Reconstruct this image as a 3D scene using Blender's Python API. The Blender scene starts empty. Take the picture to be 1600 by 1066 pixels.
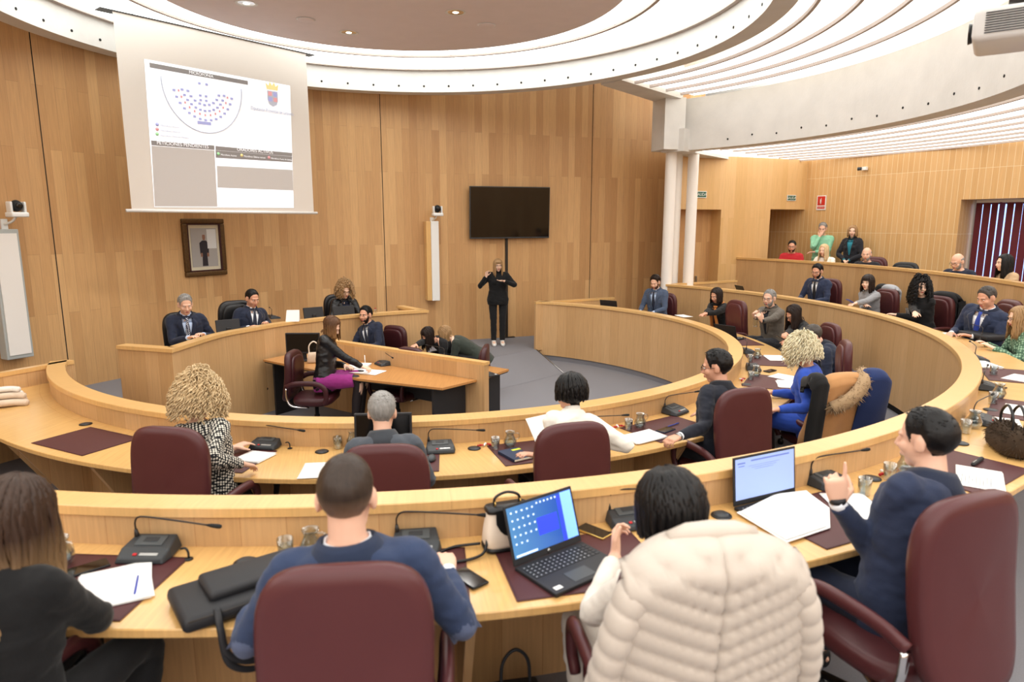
LUM=2.9
DL=110
REAR_FILL=150
import bpy, bmesh, math, random
from math import sin, cos, pi, radians as R, sqrt, atan2
from mathutils import Vector as V, Matrix as M, noise
random.seed(7)
scn = bpy.context.scene
col = scn.collection
# ---------- camera constants (24 mm class lens, 1600 x 1066 frame)
FP, PITCH, CH = 1042.0, R(10.04), 2.50
CX, CY = -1.23, 8.68                      # centre of the curved benches
UA = V((cos(R(136)), sin(R(136)))); UL = V((cos(R(46)), sin(R(46))))   # axis of the chamber / its cross direction
def ray(x, y):
    a, b = (x-800)/FP, -(y-533)/FP
    return V((a, cos(PITCH)+b*sin(PITCH), -sin(PITCH)+b*cos(PITCH)))
def at(x, y, z):
    d = ray(x, y); t = (z-CH)/d.z; return V((d.x*t, d.y*t, z))
def aty(x, y, Y):
    d = ray(x, y); t = Y/d.y; return V((d.x*t, Y, CH+d.z*t))
def atr(x, y, r, c=(CX, CY), far=True):
    d = ray(x, y); a = d.x**2+d.y**2; b = -2*(d.x*c[0]+d.y*c[1]); k = c[0]**2+c[1]**2-r*r
    s = sqrt(max(b*b-4*a*k, 0)); t = (-b+(s if far else -s))/2/a
    return V((d.x*t, d.y*t, CH+d.z*t))
def al(a, l, z=0): p = UA*a+UL*l; return V((CX+p.x, CY+p.y, z))
def pol(r, deg, z=0, c=(CX, CY)): return V((c[0]+r*cos(R(deg)), c[1]+r*sin(R(deg)), z))
def ang(p, c=(CX, CY)): return math.degrees(atan2(p[1]-c[1], p[0]-c[0]))
# ---------- mesh builder
class MB:
    def __init__(s): s.v=[]; s.f=[]; s.uv=[]; s.mi=[]; s.sm=[]
    def add(s, verts, faces, uvs=None, mi=0, smooth=True, mat=None):
        o=len(s.v)
        s.v += [tuple(mat@V(p)) if mat else tuple(p) for p in verts]
        for i,f in enumerate(faces):
            s.f.append([o+k for k in f]); s.mi.append(mi); s.sm.append(smooth)
            s.uv.append(uvs[i] if uvs else None)
        return s
    def mesh(s, name, mats):
        me=bpy.data.meshes.new(name); me.from_pydata(s.v,[],s.f)
        for m in (mats if isinstance(mats,(list,tuple)) else [mats]): me.materials.append(m)
        ul=me.uv_layers.new(name='UVMap')
        for p in me.polygons:
            p.material_index=s.mi[p.index]; p.use_smooth=s.sm[p.index]
            u=s.uv[p.index]
            if u:
                for k,li in enumerate(p.loop_indices): ul.data[li].uv=u[k]
            else:
                n=p.normal; ax=max(range(3),key=lambda i:abs(n[i]))
                for li in p.loop_indices:
                    c=me.vertices[me.loops[li].vertex_index].co
                    ul.data[li].uv=((c.y,c.z),(c.x,c.z),(c.x,c.y))[ax]
        return me
    def build(s, name, mats, parent=None, loc=None, rot=None, fix=True):
        me=s.mesh(name,mats)
        if fix:
            bm=bmesh.new(); bm.from_mesh(me); bmesh.ops.recalc_face_normals(bm,faces=bm.faces); bm.to_mesh(me); bm.free()
        o=bpy.data.objects.new(name,me); col.objects.link(o)
        if parent: o.parent=parent
        if loc: o.location=loc
        if rot: o.rotation_euler=rot
        return o
def T(x=0,y=0,z=0,rx=0,ry=0,rz=0,s=1):
    from mathutils import Euler
    return M.Translation((x,y,z))@Euler((rx,ry,rz)).to_matrix().to_4x4()@M.Scale(s,4)
def box(mb,c,d,mi=0,mat=None,bev=0,smooth=False):
    x,y,z=[k/2 for k in d]
    if not bev:
        vs=[(c[0]+i*x,c[1]+j*y,c[2]+k*z) for i in(-1,1) for j in(-1,1) for k in(-1,1)]
        mb.add(vs,[(0,1,3,2),(4,6,7,5),(0,4,5,1),(2,3,7,6),(0,2,6,4),(1,5,7,3)],None,mi,False,mat); return
    bm=bmesh.new(); bmesh.ops.create_cube(bm,size=1)
    for q in bm.verts: q.co=V((q.co.x*d[0],q.co.y*d[1],q.co.z*d[2]))
    bmesh.ops.bevel(bm,geom=list(bm.edges),offset=min(bev,min(d)*.49),segments=2 if bev<.012 else 3,profile=.5,affect='EDGES')
    bm.verts.index_update()
    mb.add([q.co+V(c) for q in bm.verts],[[q.index for q in f.verts] for f in bm.faces],None,mi,smooth,mat); bm.free()
def frames(path):
    n=len(path); ts=[]
    for i in range(n):
        t=(path[min(i+1,n-1)]-path[max(i-1,0)])
        ts.append(t.normalized() if t.length>1e-9 else V((0,0,1)))
    a=V((0,0,1)) if abs(ts[0].z)<.9 else V((1,0,0))
    u=ts[0].cross(a).normalized(); out=[]
    for t in ts:
        u=(u-t*u.dot(t)); u=u.normalized() if u.length>1e-6 else t.orthogonal().normalized()
        out.append((t,u,t.cross(u)))
    return out
def tube(mb,path,rad,n=8,mi=0,cap=True,flat=1.0,mat=None,smooth=True):
    path=[V(p) for p in path]; fr=frames(path); vs=[]; fs=[]
    for i,p in enumerate(path):
        r=rad[i] if isinstance(rad,(list,tuple)) else rad
        for k in range(n):
            a=2*pi*k/n; vs.append(p+fr[i][1]*(r*cos(a))+fr[i][2]*(r*flat*sin(a)))
    for i in range(len(path)-1):
        for k in range(n):
            fs.append((i*n+k,i*n+(k+1)%n,(i+1)*n+(k+1)%n,(i+1)*n+k))
    if cap: fs.append(tuple(range(n-1,-1,-1))); fs.append(tuple((len(path)-1)*n+k for k in range(n)))
    mb.add(vs,fs,None,mi,smooth,mat)
def bez(pts,n=12):                       # Catmull-Rom through the points
    pts=[V(p) for p in pts]; P=[pts[0]*2-pts[1]]+pts+[pts[-1]*2-pts[-2]]; out=[]
    for i in range(1,len(P)-2):
        for k in range(n):
            t=k/n; a,b,c,d=P[i-1:i+3]
            out.append(.5*((2*b)+(c-a)*t+(2*a-5*b+4*c-d)*t*t+(-a+3*b-3*c+d)*t**3))
    out.append(pts[-1]); return out
def lathe(mb,prof,n=24,mi=0,mat=None,smooth=True):
    vs=[];fs=[];m=len(prof)
    for k in range(n):
        a=2*pi*k/n
        for r,z in prof: vs.append((r*cos(a),r*sin(a),z))
    for k in range(n):
        for i in range(m-1): fs.append((k*m+i,((k+1)%n)*m+i,((k+1)%n)*m+i+1,k*m+i+1))
    mb.add(vs,fs,None,mi,smooth,mat)
def ellip(mb,c,r,nu=16,nv=10,mi=0,mat=None):
    vs=[(c[0],c[1],c[2]+r[2])];fs=[]
    for i in range(1,nv):
        b=pi*i/nv
        for k in range(nu):
            a=2*pi*k/nu; vs.append((c[0]+r[0]*sin(b)*cos(a),c[1]+r[1]*sin(b)*sin(a),c[2]+r[2]*cos(b)))
    vs.append((c[0],c[1],c[2]-r[2]))
    for k in range(nu): fs.append((0,1+k,1+(k+1)%nu))
    for i in range(nv-2):
        for k in range(nu): fs.append((1+i*nu+k,1+(i+1)*nu+k,1+(i+1)*nu+(k+1)%nu,1+i*nu+(k+1)%nu))
    e=len(vs)-1; o=1+(nv-2)*nu
    for k in range(nu): fs.append((o+(k+1)%nu,o+k,e))
    mb.add(vs,fs,None,mi,True,mat)
def prism(mb,poly,z0,z1,mi=0,mat=None,smooth=False):
    n=len(poly); vs=[(p[0],p[1],z0) for p in poly]+[(p[0],p[1],z1) for p in poly]
    mb.add(vs,[tuple(range(n-1,-1,-1)),tuple(range(n,2*n))]+[(i,(i+1)%n,n+(i+1)%n,n+i) for i in range(n)],None,mi,smooth,mat)
def sweep(mb,prof,a0,a1,n=96,c=(CX,CY),mi=0,cap=True,closed=True,a0f=None,a1f=None,smooth=True):
    """profile of (radius, height) swept round a vertical axis from a0 to a1 degrees; uv in metres"""
    m=len(prof); per=[0]
    for i in range(m): per.append(per[-1]+math.dist(prof[i],prof[(i+1)%m]))
    rm=sum(p[0] for p in prof)/m; vs=[]; fs=[]; uv=[]
    for k in range(n+1):
        t=k/n
        for r,z in prof:
            s=a0f(r) if a0f else a0; e=a1f(r) if a1f else a1; a=R(s+(e-s)*t)
            vs.append((c[0]+r*cos(a),c[1]+r*sin(a),z))
    L=abs(R(a1-a0))*rm
    for k in range(n):
        for i in range(m if closed else m-1):
            j=(i+1)%m; fs.append((k*m+i,(k+1)*m+i,(k+1)*m+j,k*m+j))
            u0,u1=L*k/n,L*(k+1)/n; uv.append([(u0,per[i]),(u1,per[i]),(u1,per[i+1]),(u0,per[i+1])])
    if cap and closed:
        fs.append(tuple(range(m))); uv.append([p for p in prof])
        fs.append(tuple(n*m+i for i in range(m-1,-1,-1))); uv.append([prof[i] for i in range(m-1,-1,-1)])
    # flat shading across profile edges, smooth along the arc is approximated by many segments
    mb.add(vs,fs,uv,mi,False)
def strip(mb,pts,z0,z1,th=.0,mi=0,u0=0,nrm=None):
    """vertical wall ribbon along plan points"""
    u=u0
    for i in range(len(pts)-1):
        a,b=pts[i],pts[i+1]; L=(V(b[:2])-V(a[:2])).length
        mb.add([(a[0],a[1],z0),(b[0],b[1],z0),(b[0],b[1],z1),(a[0],a[1],z1)],[(0,1,2,3)],[[(u,z0),(u+L,z0),(u+L,z1),(u,z1)]],mi,False); u+=L
def thing(name,label,cat,loc=(0,0,0),rz=0,group=None):
    o=bpy.data.objects.new(name,None); col.objects.link(o); o.empty_display_size=.1
    o.location=loc; o.rotation_euler=(0,0,rz); tag(o,label,cat,group); return o
def tag(o,label,cat,group=None):
    o['label']=label; o['category']=cat
    if group: o['group']=group
    return o
def struct(o): o['kind']='structure'; return o
def dup(root,loc,rz=0,label=None,group=None):
    def cp(o,par):
        c=o.copy(); col.objects.link(c)
        if par: c.parent=par
        for ch in o.children: cp(ch,c)
        return c
    r=cp(root,None); r.location=loc; r.rotation_euler=(0,0,rz)
    if label: r['label']=label
    if group: r['group']=group
    return r
# ---------- materials
def lin(h):
    if isinstance(h,str): h=[int(h[i:i+2],16)/255 for i in (0,2,4)]
    return tuple((c/12.92 if c<=.04045 else ((c+.055)/1.055)**2.4) for c in h)+(1,)
MATS={}
def mat(name,colr=None,rough=.5,metal=0,emit=0,spec=.5,trans=0,ior=1.45,bump=0,bscale=40,var=0,vscale=6,sheen=0,coat=0,alpha=1):
    if name in MATS: return MATS[name]
    m=bpy.data.materials.new(name); m.use_nodes=True; nt=m.node_tree; b=nt.nodes['Principled BSDF']
    c=lin(colr); b.inputs['Base Color'].default_value=c; b.inputs['Roughness'].default_value=rough
    b.inputs['Metallic'].default_value=metal; b.inputs['Specular IOR Level'].default_value=spec
    b.inputs['Transmission Weight'].default_value=trans; b.inputs['IOR'].default_value=ior
    b.inputs['Coat Weight'].default_value=coat; b.inputs['Sheen Weight'].default_value=sheen
    if emit: b.inputs['Emission Color'].default_value=c; b.inputs['Emission Strength'].default_value=emit
    if var or bump:
        tc=nt.nodes.new('ShaderNodeTexCoord')
    if var:
        n=nt.nodes.new('ShaderNodeTexNoise'); n.inputs['Scale'].default_value=vscale; n.inputs['Detail'].default_value=4
        nt.links.new(tc.outputs['Object'],n.inputs['Vector'])
        mx=nt.nodes.new('ShaderNodeMix'); mx.data_type='RGBA'
        mx.inputs[6].default_value=tuple(k*(1-var) for k in c[:3])+(1,); mx.inputs[7].default_value=tuple(min(1,k*(1+var)) for k in c[:3])+(1,)
        nt.links.new(n.outputs['Fac'],mx.inputs[0]); nt.links.new(mx.outputs[2],b.inputs['Base Color'])
    if bump:
        n2=nt.nodes.new('ShaderNodeTexNoise'); n2.inputs['Scale'].default_value=bscale; n2.inputs['Detail'].default_value=3
        nt.links.new(tc.outputs['Object'],n2.inputs['Vector'])
        bp=nt.nodes.new('ShaderNodeBump'); bp.inputs['Strength'].default_value=bump; bp.inputs['Distance'].default_value=.01
        nt.links.new(n2.outputs['Fac'],bp.inputs['Height']); nt.links.new(bp.outputs['Normal'],b.inputs['Normal'])
    MATS[name]=m; return m
def wood(name,c1,c2,pw=.13,pl=1.7,rough=.4,mortar=.0012,mcol='6b4a28',off=.37,grain=.22,swap=True,coat=0,seam=0):
    """vertical planks: UV u runs across the planks, v along them"""
    m=bpy.data.materials.new(name); m.use_nodes=True; nt=m.node_tree; N=nt.nodes; L=nt.links; b=N['Principled BSDF']
    tc=N.new('ShaderNodeTexCoord'); sp=N.new('ShaderNodeSeparateXYZ'); cb=N.new('ShaderNodeCombineXYZ')
    L.new(tc.outputs['UV'],sp.inputs[0])
    L.new(sp.outputs['Y' if swap else 'X'],cb.inputs['X']); L.new(sp.outputs['X' if swap else 'Y'],cb.inputs['Y'])
    br=N.new('ShaderNodeTexBrick'); br.offset=off; br.offset_frequency=2; br.squash=1
    br.inputs['Color1'].default_value=lin(c1); br.inputs['Color2'].default_value=lin(c2); br.inputs['Mortar'].default_value=lin(mcol)
    br.inputs['Scale'].default_value=1; br.inputs['Mortar Size'].default_value=mortar; br.inputs['Mortar Smooth'].default_value=0
    br.inputs['Brick Width'].default_value=pl; br.inputs['Row Height'].default_value=pw; br.inputs['Bias'].default_value=0
    L.new(cb.outputs[0],br.inputs['Vector'])
    mp=N.new('ShaderNodeMapping'); mp.inputs['Scale'].default_value=(1.3,28,1); L.new(cb.outputs[0],mp.inputs['Vector'])
    no=N.new('ShaderNodeTexNoise'); no.inputs['Scale'].default_value=2.2; no.inputs['Detail'].default_value=5; no.inputs['Distortion'].default_value=.6
    L.new(mp.outputs[0],no.inputs['Vector'])
    rp=N.new('ShaderNodeMapRange'); rp.inputs['From Min'].default_value=.3; rp.inputs['From Max'].default_value=.7
    rp.inputs['To Min'].default_value=1-grain; rp.inputs['To Max'].default_value=1+grain*.55; L.new(no.outputs['Fac'],rp.inputs['Value'])
    mx=N.new('ShaderNodeMix'); mx.data_type='RGBA'; mx.blend_type='MULTIPLY'; mx.inputs[0].default_value=1
    L.new(br.outputs['Color'],mx.inputs[6]); L.new(rp.outputs[0],mx.inputs[7]); L.new(mx.outputs[2],b.inputs['Base Color'])
    b.inputs['Roughness'].default_value=rough; b.inputs['Coat Weight'].default_value=coat; b.inputs['Coat Roughness'].default_value=.15
    MATS[name]=m; return m
def fabric_check(name,c1,c2,sc=60):
    m=bpy.data.materials.new(name); m.use_nodes=True; nt=m.node_tree; b=nt.nodes['Principled BSDF']; b.inputs['Roughness'].default_value=.9
    tc=nt.nodes.new('ShaderNodeTexCoord'); vo=nt.nodes.new('ShaderNodeTexVoronoi'); vo.inputs['Scale'].default_value=sc; vo.inputs['Randomness'].default_value=.12
    mp=nt.nodes.new('ShaderNodeMapping'); mp.inputs['Rotation'].default_value=(.6,.5,.75); nt.links.new(tc.outputs['Object'],mp.inputs[0]); nt.links.new(mp.outputs[0],vo.inputs['Vector'])
    rp=nt.nodes.new('ShaderNodeValToRGB'); rp.color_ramp.elements[0].position=.40; rp.color_ramp.elements[0].color=lin(c1)
    rp.color_ramp.elements[1].position=.46; rp.color_ramp.elements[1].color=lin(c2)
    nt.links.new(vo.outputs['Distance'],rp.inputs[0]); nt.links.new(rp.outputs[0],b.inputs['Base Color']); MATS[name]=m; return m
wood('wall_wood','bd9161','d3aa78',pw=.14,pl=2.1,rough=.42,mortar=.0009,mcol='8f6f4c',grain=.10)
wood('wall_wood_light','d0a972','dab582',pw=.14,pl=2.6,rough=.45,mortar=.0009,mcol='b98a4e',grain=.08)
wood('slat_wood','cba26c','d4ad79',pw=.105,pl=1.15,rough=.45,mortar=.004,mcol='decaa2',off=0,grain=.07)
wood('bench_wood','c09a6c','cda87b',pw=.19,pl=6,rough=.38,mortar=.0008,mcol='9a6a38',grain=.10)
wood('cap_wood','d6ac70','dbb47c',pw=6,pl=2.2,rough=.28,mortar=.0008,mcol='b98650',grain=.08,swap=True,coat=.2)
wood('top_wood','d6ab6c','dcb478',pw=6,pl=1.9,rough=.27,mortar=.0008,mcol='b98650',grain=.10,coat=.25)
wood('desk_cherry','b98650','c28e58',pw=6,pl=4,rough=.3,grain=.12,coat=.2)
def W(n): return MATS[n]
mat('carpet','7e7d82',.95,var=.25,vscale=180,bump=.3,bscale=300)
mat('concrete','d8d6d2',.8,var=.12,vscale=3,bump=.15,bscale=30)
mat('hole','1e1c1a',.8)
mat('white_paint','efeae4',.5)
mat('disc_paint','e6dcdd',.8,var=.04,vscale=5)
mat('rib','b8aca4',.6)
mat('black_gap','17130f',.7)
mat('chrome','d8d8d8',.12,metal=1)
mat('steel','a8a8a6',.3,metal=1)
mat('black_plastic','1b1c1e',.4)
mat('soft_black','242427',.55,bump=.05,bscale=200)
mat('grey_plastic','3b3f43',.42)
mat('dark_metal','2a2420',.4)
mat('white_plastic','e4e4e2',.35)
mat('grey_screen','e3dfda',.7)
mat('paper','f3f2ef',.8)
def clear(name,tint,f):
    m=bpy.data.materials.new(name); m.use_nodes=True; nt=m.node_tree; nt.nodes.remove(nt.nodes['Principled BSDF']); out=nt.nodes['Material Output']
    a=nt.nodes.new('ShaderNodeBsdfTransparent'); a.inputs[0].default_value=lin(tint); g=nt.nodes.new('ShaderNodeBsdfGlossy'); g.inputs['Roughness'].default_value=.04; lw=nt.nodes.new('ShaderNodeLayerWeight'); lw.inputs[0].default_value=f
    d=nt.nodes.new('ShaderNodeMixShader'); nt.links.new(lw.outputs['Facing'],d.inputs[0]); nt.links.new(a.outputs[0],d.inputs[1]); nt.links.new(g.outputs[0],d.inputs[2]); nt.links.new(d.outputs[0],out.inputs[0]); MATS[name]=m
clear('glass','f4f8f8',.45); clear('water','eef4f6',.25)
mat('burgundy','52292b',.36,var=.08,vscale=4,bump=.06,bscale=250)
mat('burgundy_dark','3c171c',.4,bump=.06,bscale=250)
mat('mat_leather','4d2426',.5,bump=.04,bscale=300)
mat('black_leather','1a1a1c',.35,bump=.05,bscale=200)
# ================= SETTING
def emis(name,c,s,line='d9e4e0',pw=.9,ph=.44):
    m=bpy.data.materials.new(name); m.use_nodes=True; nt=m.node_tree; b=nt.nodes['Principled BSDF']
    b.inputs['Base Color'].default_value=lin('e8ece9'); b.inputs['Roughness'].default_value=.5
    tc=nt.nodes.new('ShaderNodeTexCoord'); br=nt.nodes.new('ShaderNodeTexBrick'); br.offset=0
    br.inputs['Scale'].default_value=1; br.inputs['Mortar Size'].default_value=.006; br.inputs['Brick Width'].default_value=pw; br.inputs['Row Height'].default_value=ph
    br.inputs['Color1'].default_value=lin(c); br.inputs['Color2'].default_value=lin(c); br.inputs['Mortar'].default_value=lin(line)
    nt.links.new(tc.outputs['UV'],br.inputs['Vector']); nt.links.new(br.outputs['Color'],b.inputs['Emission Color'])
    b.inputs['Emission Strength'].default_value=s; MATS[name]=m
emis('lum_inner','fbfffd',LUM*1.25,'5f7d78',.8,.6); emis('lum_mid','fffefb',LUM*.85,'8fa09b',1.1,5); emis('lum_outer','fffdf8',LUM*.85,'a9b3ae',1.0,5)
RC=(-1.38,8.03); SC=(-.84,8.40)
# ---- floors
mb=MB(); prism(mb,[pol(3.93,a) for a in range(0,360,4)],-.1,0); struct(mb.build('floor',W('carpet')))
mb=MB(); sweep(mb,[(3.93,-.1),(3.93,.2),(6.05,.2),(6.05,-.1)],-165,72,100); struct(mb.build('floor',W('carpet')))       # first tier
mb=MB(); sweep(mb,[(6.02,0),(6.02,.45),(14,.45),(14,0)],-175,60,100); struct(mb.build('floor',W('carpet')))            # second tier
mb=MB(); sweep(mb,[(7.84,.3),(7.84,.78),(14,.78),(14,.3)],-16,62,60,(-1.48,9.70)); struct(mb.build('floor',W('carpet'))) # public tier
# aisle in front of the back wall and the ramp from it down to the pit
mb=MB(); q=[al(1.2,3.64),al(4.2,3.64),al(4.2,9),al(-.1,9),al(-.1,6.0),al(.62,5.3)]; prism(mb,q,-.1,.2)
q=[al(1.2,3.64),al(1.2,1.2),al(4.4,1.2),al(4.4,3.64)]; prism(mb,q,-.1,.2)
mb=MB(); prism(mb,[al(1.2,1.2),al(4.4,1.2),al(4.4,9),al(-.1,9),al(-.1,6.0),al(.62,5.3),al(1.2,3.64)],-.1,.2025)
struct(mb.build('floor',W('carpet')))
mb=MB(); A,B_,C_,D_=al(1.2,3.64,.2),al(.1,3.12,.002),al(.1,1.2,.002),al(1.2,1.2,.2)
mb.add([A,B_,C_,D_,(A.x,A.y,0),(D_.x,D_.y,0)],[(0,1,2,3),(0,4,1),(3,2,5)],None,0,False); struct(mb.build('floor',W('carpet')))
mb=MB(); tube(mb,[A+V((0,0,.006)),B_+V((0,0,.006))],.010,6); struct(mb.build('trim_1',W('steel')))
mb=MB(); prism(mb,[al(-.4,-12),al(-.4,-3.75),al(1.2,-3.75),al(4.2,-3.4),al(4.2,-12)],-.1,.197); struct(mb.build('floor',W('carpet')))
# ---- long panelled wall behind the presidency
def wallp(l): return al(4.2-(.5 if l>0 else .3)*(sqrt(l*l+.64)-.8),l)
def wallhit(x,y):
    d=ray(x,y); az=atan2(d.x,d.y); best=None
    lo,hi=-9.,9.
    for _ in range(60):
        m=(lo+hi)/2; p=wallp(m)
        if atan2(p.x,p.y)<az: lo=m
        else: hi=m
    p=wallp(m); return V((p.x,p.y,CH+d.z*p.y/d.y)),m
def walln(l):
    a,b=wallp(l-.01),wallp(l+.01); t=(b-a).normalized(); return V((t.y,-t.x,0))   # towards the room
pts=[wallp(-12+20.2*i/160) for i in range(161)]
mb=MB(); strip(mb,pts,-.1,5.7); o=struct(mb.build('wall_back',W('wall_wood'),fix=False))
mb=MB()
for x in (75,598,924):
    p,l=wallhit(x,300); n=walln(l); p=p+n*.003; t=V((n.y,-n.x,0))*.006
    mb.add([(p.x-t.x,p.y-t.y,.2),(p.x+t.x,p.y+t.y,.2),(p.x+t.x,p.y+t.y,5.6),(p.x-t.x,p.y-t.y,5.6)],[(0,1,2,3)],None,0,False)
struct(mb.build('trim_2',W('hole')))
# ---- walls at the right: door wall, slatted wall with window recess
K0,K1=at(1089,245,3.82),at(1263,253,3.82); K0.z=K1.z=0; dw=(K1-K0); dw.z=0; dw.normalize(); dn=V((-dw.y,dw.x,0))   # dn points away from the room
E1=at(1600,223,3.82); rw=(E1-K1); rw.z=0; rw.normalize(); rn=V((-rw.y,rw.x,0))
if rn.x<0: rn=-rn
def planehit(x,y,p,n):
    d=ray(x,y); o=V((0,0,CH)); t=(p-o).dot(n)/d.dot(n); return o+d*t
def s_on(x,y,p,dirv,n): h=planehit(x,y,p,n); return (h-p).dot(dirv),h.z
sa,za=s_on(1060,327,K1,dw,dn); sb,_=s_on(1127,327,K1,dw,dn); sc,zc=s_on(1204,327,K1,dw,dn)
dl=lambda s,d=0:K1+dw*s+dn*d
mb=MB()
def wseg(mb,f,s0,s1,z0,z1,u=0,d0=0,d1=0):
    a,b=f(s0,d0),f(s1,d1); L=(b-a).length
    mb.add([(a.x,a.y,z0),(b.x,b.y,z0),(b.x,b.y,z1),(a.x,a.y,z1)],[(0,1,2,3)],[[(u+s0,z0),(u+s0+L,z0),(u+s0+L,z1),(u+s0,z1)]],0,False)
wseg(mb,dl,s_on(1047,327,K1,dw,dn)[0],sa,0,3.9); wseg(mb,dl,sa,sb,za,3.9); wseg(mb,dl,sb,sc,0,3.9); wseg(mb,dl,sc,0,zc,3.9)
for s in (sa,sb): wseg(mb,lambda a,b:dl(s,b),0,0,0,za,0,0,.32)
wseg(mb,lambda a,b:dl(sc,b),0,0,0,zc,0,0,1.2)
a,b=dl(sa),dl(sb); mb.add([(p.x,p.y,za) for p in(dl(sa),dl(sb),dl(sb,.32),dl(sa,.32))],[(0,1,2,3)],None,0,False)
mb.add([(p.x,p.y,zc) for p in(dl(sc),dl(0),dl(.4,1.2),dl(sc,1.2))],[(0,1,2,3)],None,0,False)
struct(mb.build('wall_right_of_columns',W('wall_wood_light'),fix=False))
mb=MB(); wseg(mb,dl,sa-.1,sb+.1,0,za+.1,0,.32,.32); d1=struct(mb.build('door_1',W('wall_wood'),fix=False))
mb=MB(); box(mb,(0,0,0),(.03,.05,.16),bev=.008); p=dl(sa+.75,.30); mb.build('door_handle',W('steel'),d1,(p.x,p.y,1.3),(0,0,atan2(dw.y,dw.x)))
mb=MB(); wseg(mb,dl,sc-.1,.6,0,zc+.1,0,1.2,1.2); struct(mb.build('door_2',W('slat_wood'),fix=False))
# slatted wall: from the corner (s=0) along rw, continues a little behind the door wall
rl=lambda s,d=0:K1+rw*s+rn*d
w0,wz=s_on(1502,312,K1,rw,rn); w1=w0+2.6
mb=MB(); wseg(mb,rl,-1.6,w0,0,3.9); wseg(mb,rl,w0,w1,wz,3.9); wseg(mb,rl,w1,9,0,3.9)
wseg(mb,lambda a,b:rl(w0,b),0,0,0,wz,0,0,.62); wseg(mb,lambda a,b:rl(w1,b),0,0,0,wz,0,0,.62)
mb.add([(p.x,p.y,wz) for p in(rl(w0),rl(w1),rl(w1,.62),rl(w0,.62))],[(0,1,2,3)],None,0,False)
struct(mb.build('wall_right',W('slat_wood'),fix=False))
mat('window_sky','9fbcf2',.3,emit=2.2); mat('blind_red','64202a',.6,var=.2); mat('window_frame','30323a',.4)
wo=struct(thing('window_1','window','window',rl(w0+1.3,.6),atan2(rw.y,rw.x))); del wo['label']; del wo['category']
sg=1 if rn.dot(V((-rw.y,rw.x,0)))>0 else -1
mb=MB(); box(mb,(0,sg*.05,1.6),(2.6,.01,3.2)); mb.build('pane',W('window_sky'),wo)
mb=MB()
for x in (-1.27,-.2,.9,1.27): box(mb,(x,0,1.6),(.06,.06,3.2))
box(mb,(0,0,wz-.04),(2.6,.06,.08)); mb.build('window_frame',W('window_frame'),wo)
bl=thing('vertical_blind','dark red vertical slat blind in the window at the far right','blind',rl(w0+1.3,.45),atan2(rw.y,rw.x))
random.seed(3)
mb=MB(); box(mb,(0,0,wz-.03),(2.5,.05,.05)); mb.build('headrail',W('white_plastic'),bl)
for i in range(20):
    x=-1.2+i*.125; w=.118 if i in(1,2,4,5,6,8,9,10,12) else .104
    mb=MB(); mb.add([(-w/2,0,.8),(w/2,0,.8),(w/2,0,wz-.05),(-w/2,0,wz-.05)],[(0,1,2,3)],None,0,False)
    mb.build('slat',W('blind_red'),bl,(x,random.uniform(-.01,.01),0),(0,0,random.uniform(-.25,.25)+(0.9 if i in(3,7,13) else 0)),fix=False)
# ---- walls behind the photographer
rear=[V((-13.5,-.5,0)),V((-12,-5,0)),V((6,-5.2,0)),V((13.2,-1,0)),rl(9)]
mb=MB(); strip(mb,[pts[0],V((-13.2,.5,0)),V((-10,-5,0)),V((8,-5,0)),rl(9)],-.1,5.7); struct(mb.build('wall_rear',W('wall_wood'),fix=False))
# ---- ceilings
mb=MB(); prism(mb,[(-15,-6),(14,-6),(14,18),(-15,18)],5.7,5.8); struct(mb.build('ceiling',W('white_paint')))
def disc_ring(name,r0,r1,z,a0,a1,m,c,n=120):
    mb=MB()
    for k in range(n):
        A0,A1=a0+(a1-a0)*k/n,a0+(a1-a0)*(k+1)/n; rm=(r0+r1)/2
        mb.add([pol(r0,A0,z,c),pol(r1,A0,z,c),pol(r1,A1,z,c),pol(r0,A1,z,c)],[(0,1,2,3)],[[(R(A0)*rm,0),(R(A0)*rm,r1-r0),(R(A1)*rm,r1-r0),(R(A1)*rm,0)]],0,False)
    return struct(mb.build(name,W(m),fix=False))
disc_ring('ceiling_light_ring',2.6,4.12,5.10,0,360,'lum_inner',RC)
mb=MB(); sweep(mb,[(0.001,5.07),(2.70,5.07),(2.72,5.085),(2.72,5.12),(0.001,5.12)],0,360,128,RC,cap=False); struct(mb.build('ceiling_disc',W('disc_paint')))
mb=MB(); sweep(mb,[(3.09,5.07),(3.14,5.07),(3.14,5.11),(3.09,5.11)],0,360,128,RC,cap=False)
sweep(mb,[(4.03,5.08),(4.10,5.08),(4.10,5.14),(4.03,5.14)],0,360,128,RC,cap=False); struct(mb.build('trim_3',W('rib')))
MC=(-1.1,8.2)
disc_ring('ceiling_light_band',4.2,6.1,4.74,-136,44.5,'lum_mid',MC)
mb=MB()
for r in (4.30,4.72,5.20,5.66): sweep(mb,[(r-.018,4.69),(r+.018,4.69),(r+.018,4.735),(r-.018,4.735)],-136,44.5,90,MC)
struct(mb.build('trim_4',W('rib')))
disc_ring('ceiling_outer_light',6.2,15,3.86,-140,48,'lum_outer',SC)
mb=MB()
for i in range(9):
    r=6.42+i*.47; sweep(mb,[(r-.018,3.825),(r+.018,3.825),(r+.018,3.858),(r-.018,3.858)],-140,43,80,SC)
struct(mb.build('trim_5',W('rib')))
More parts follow.
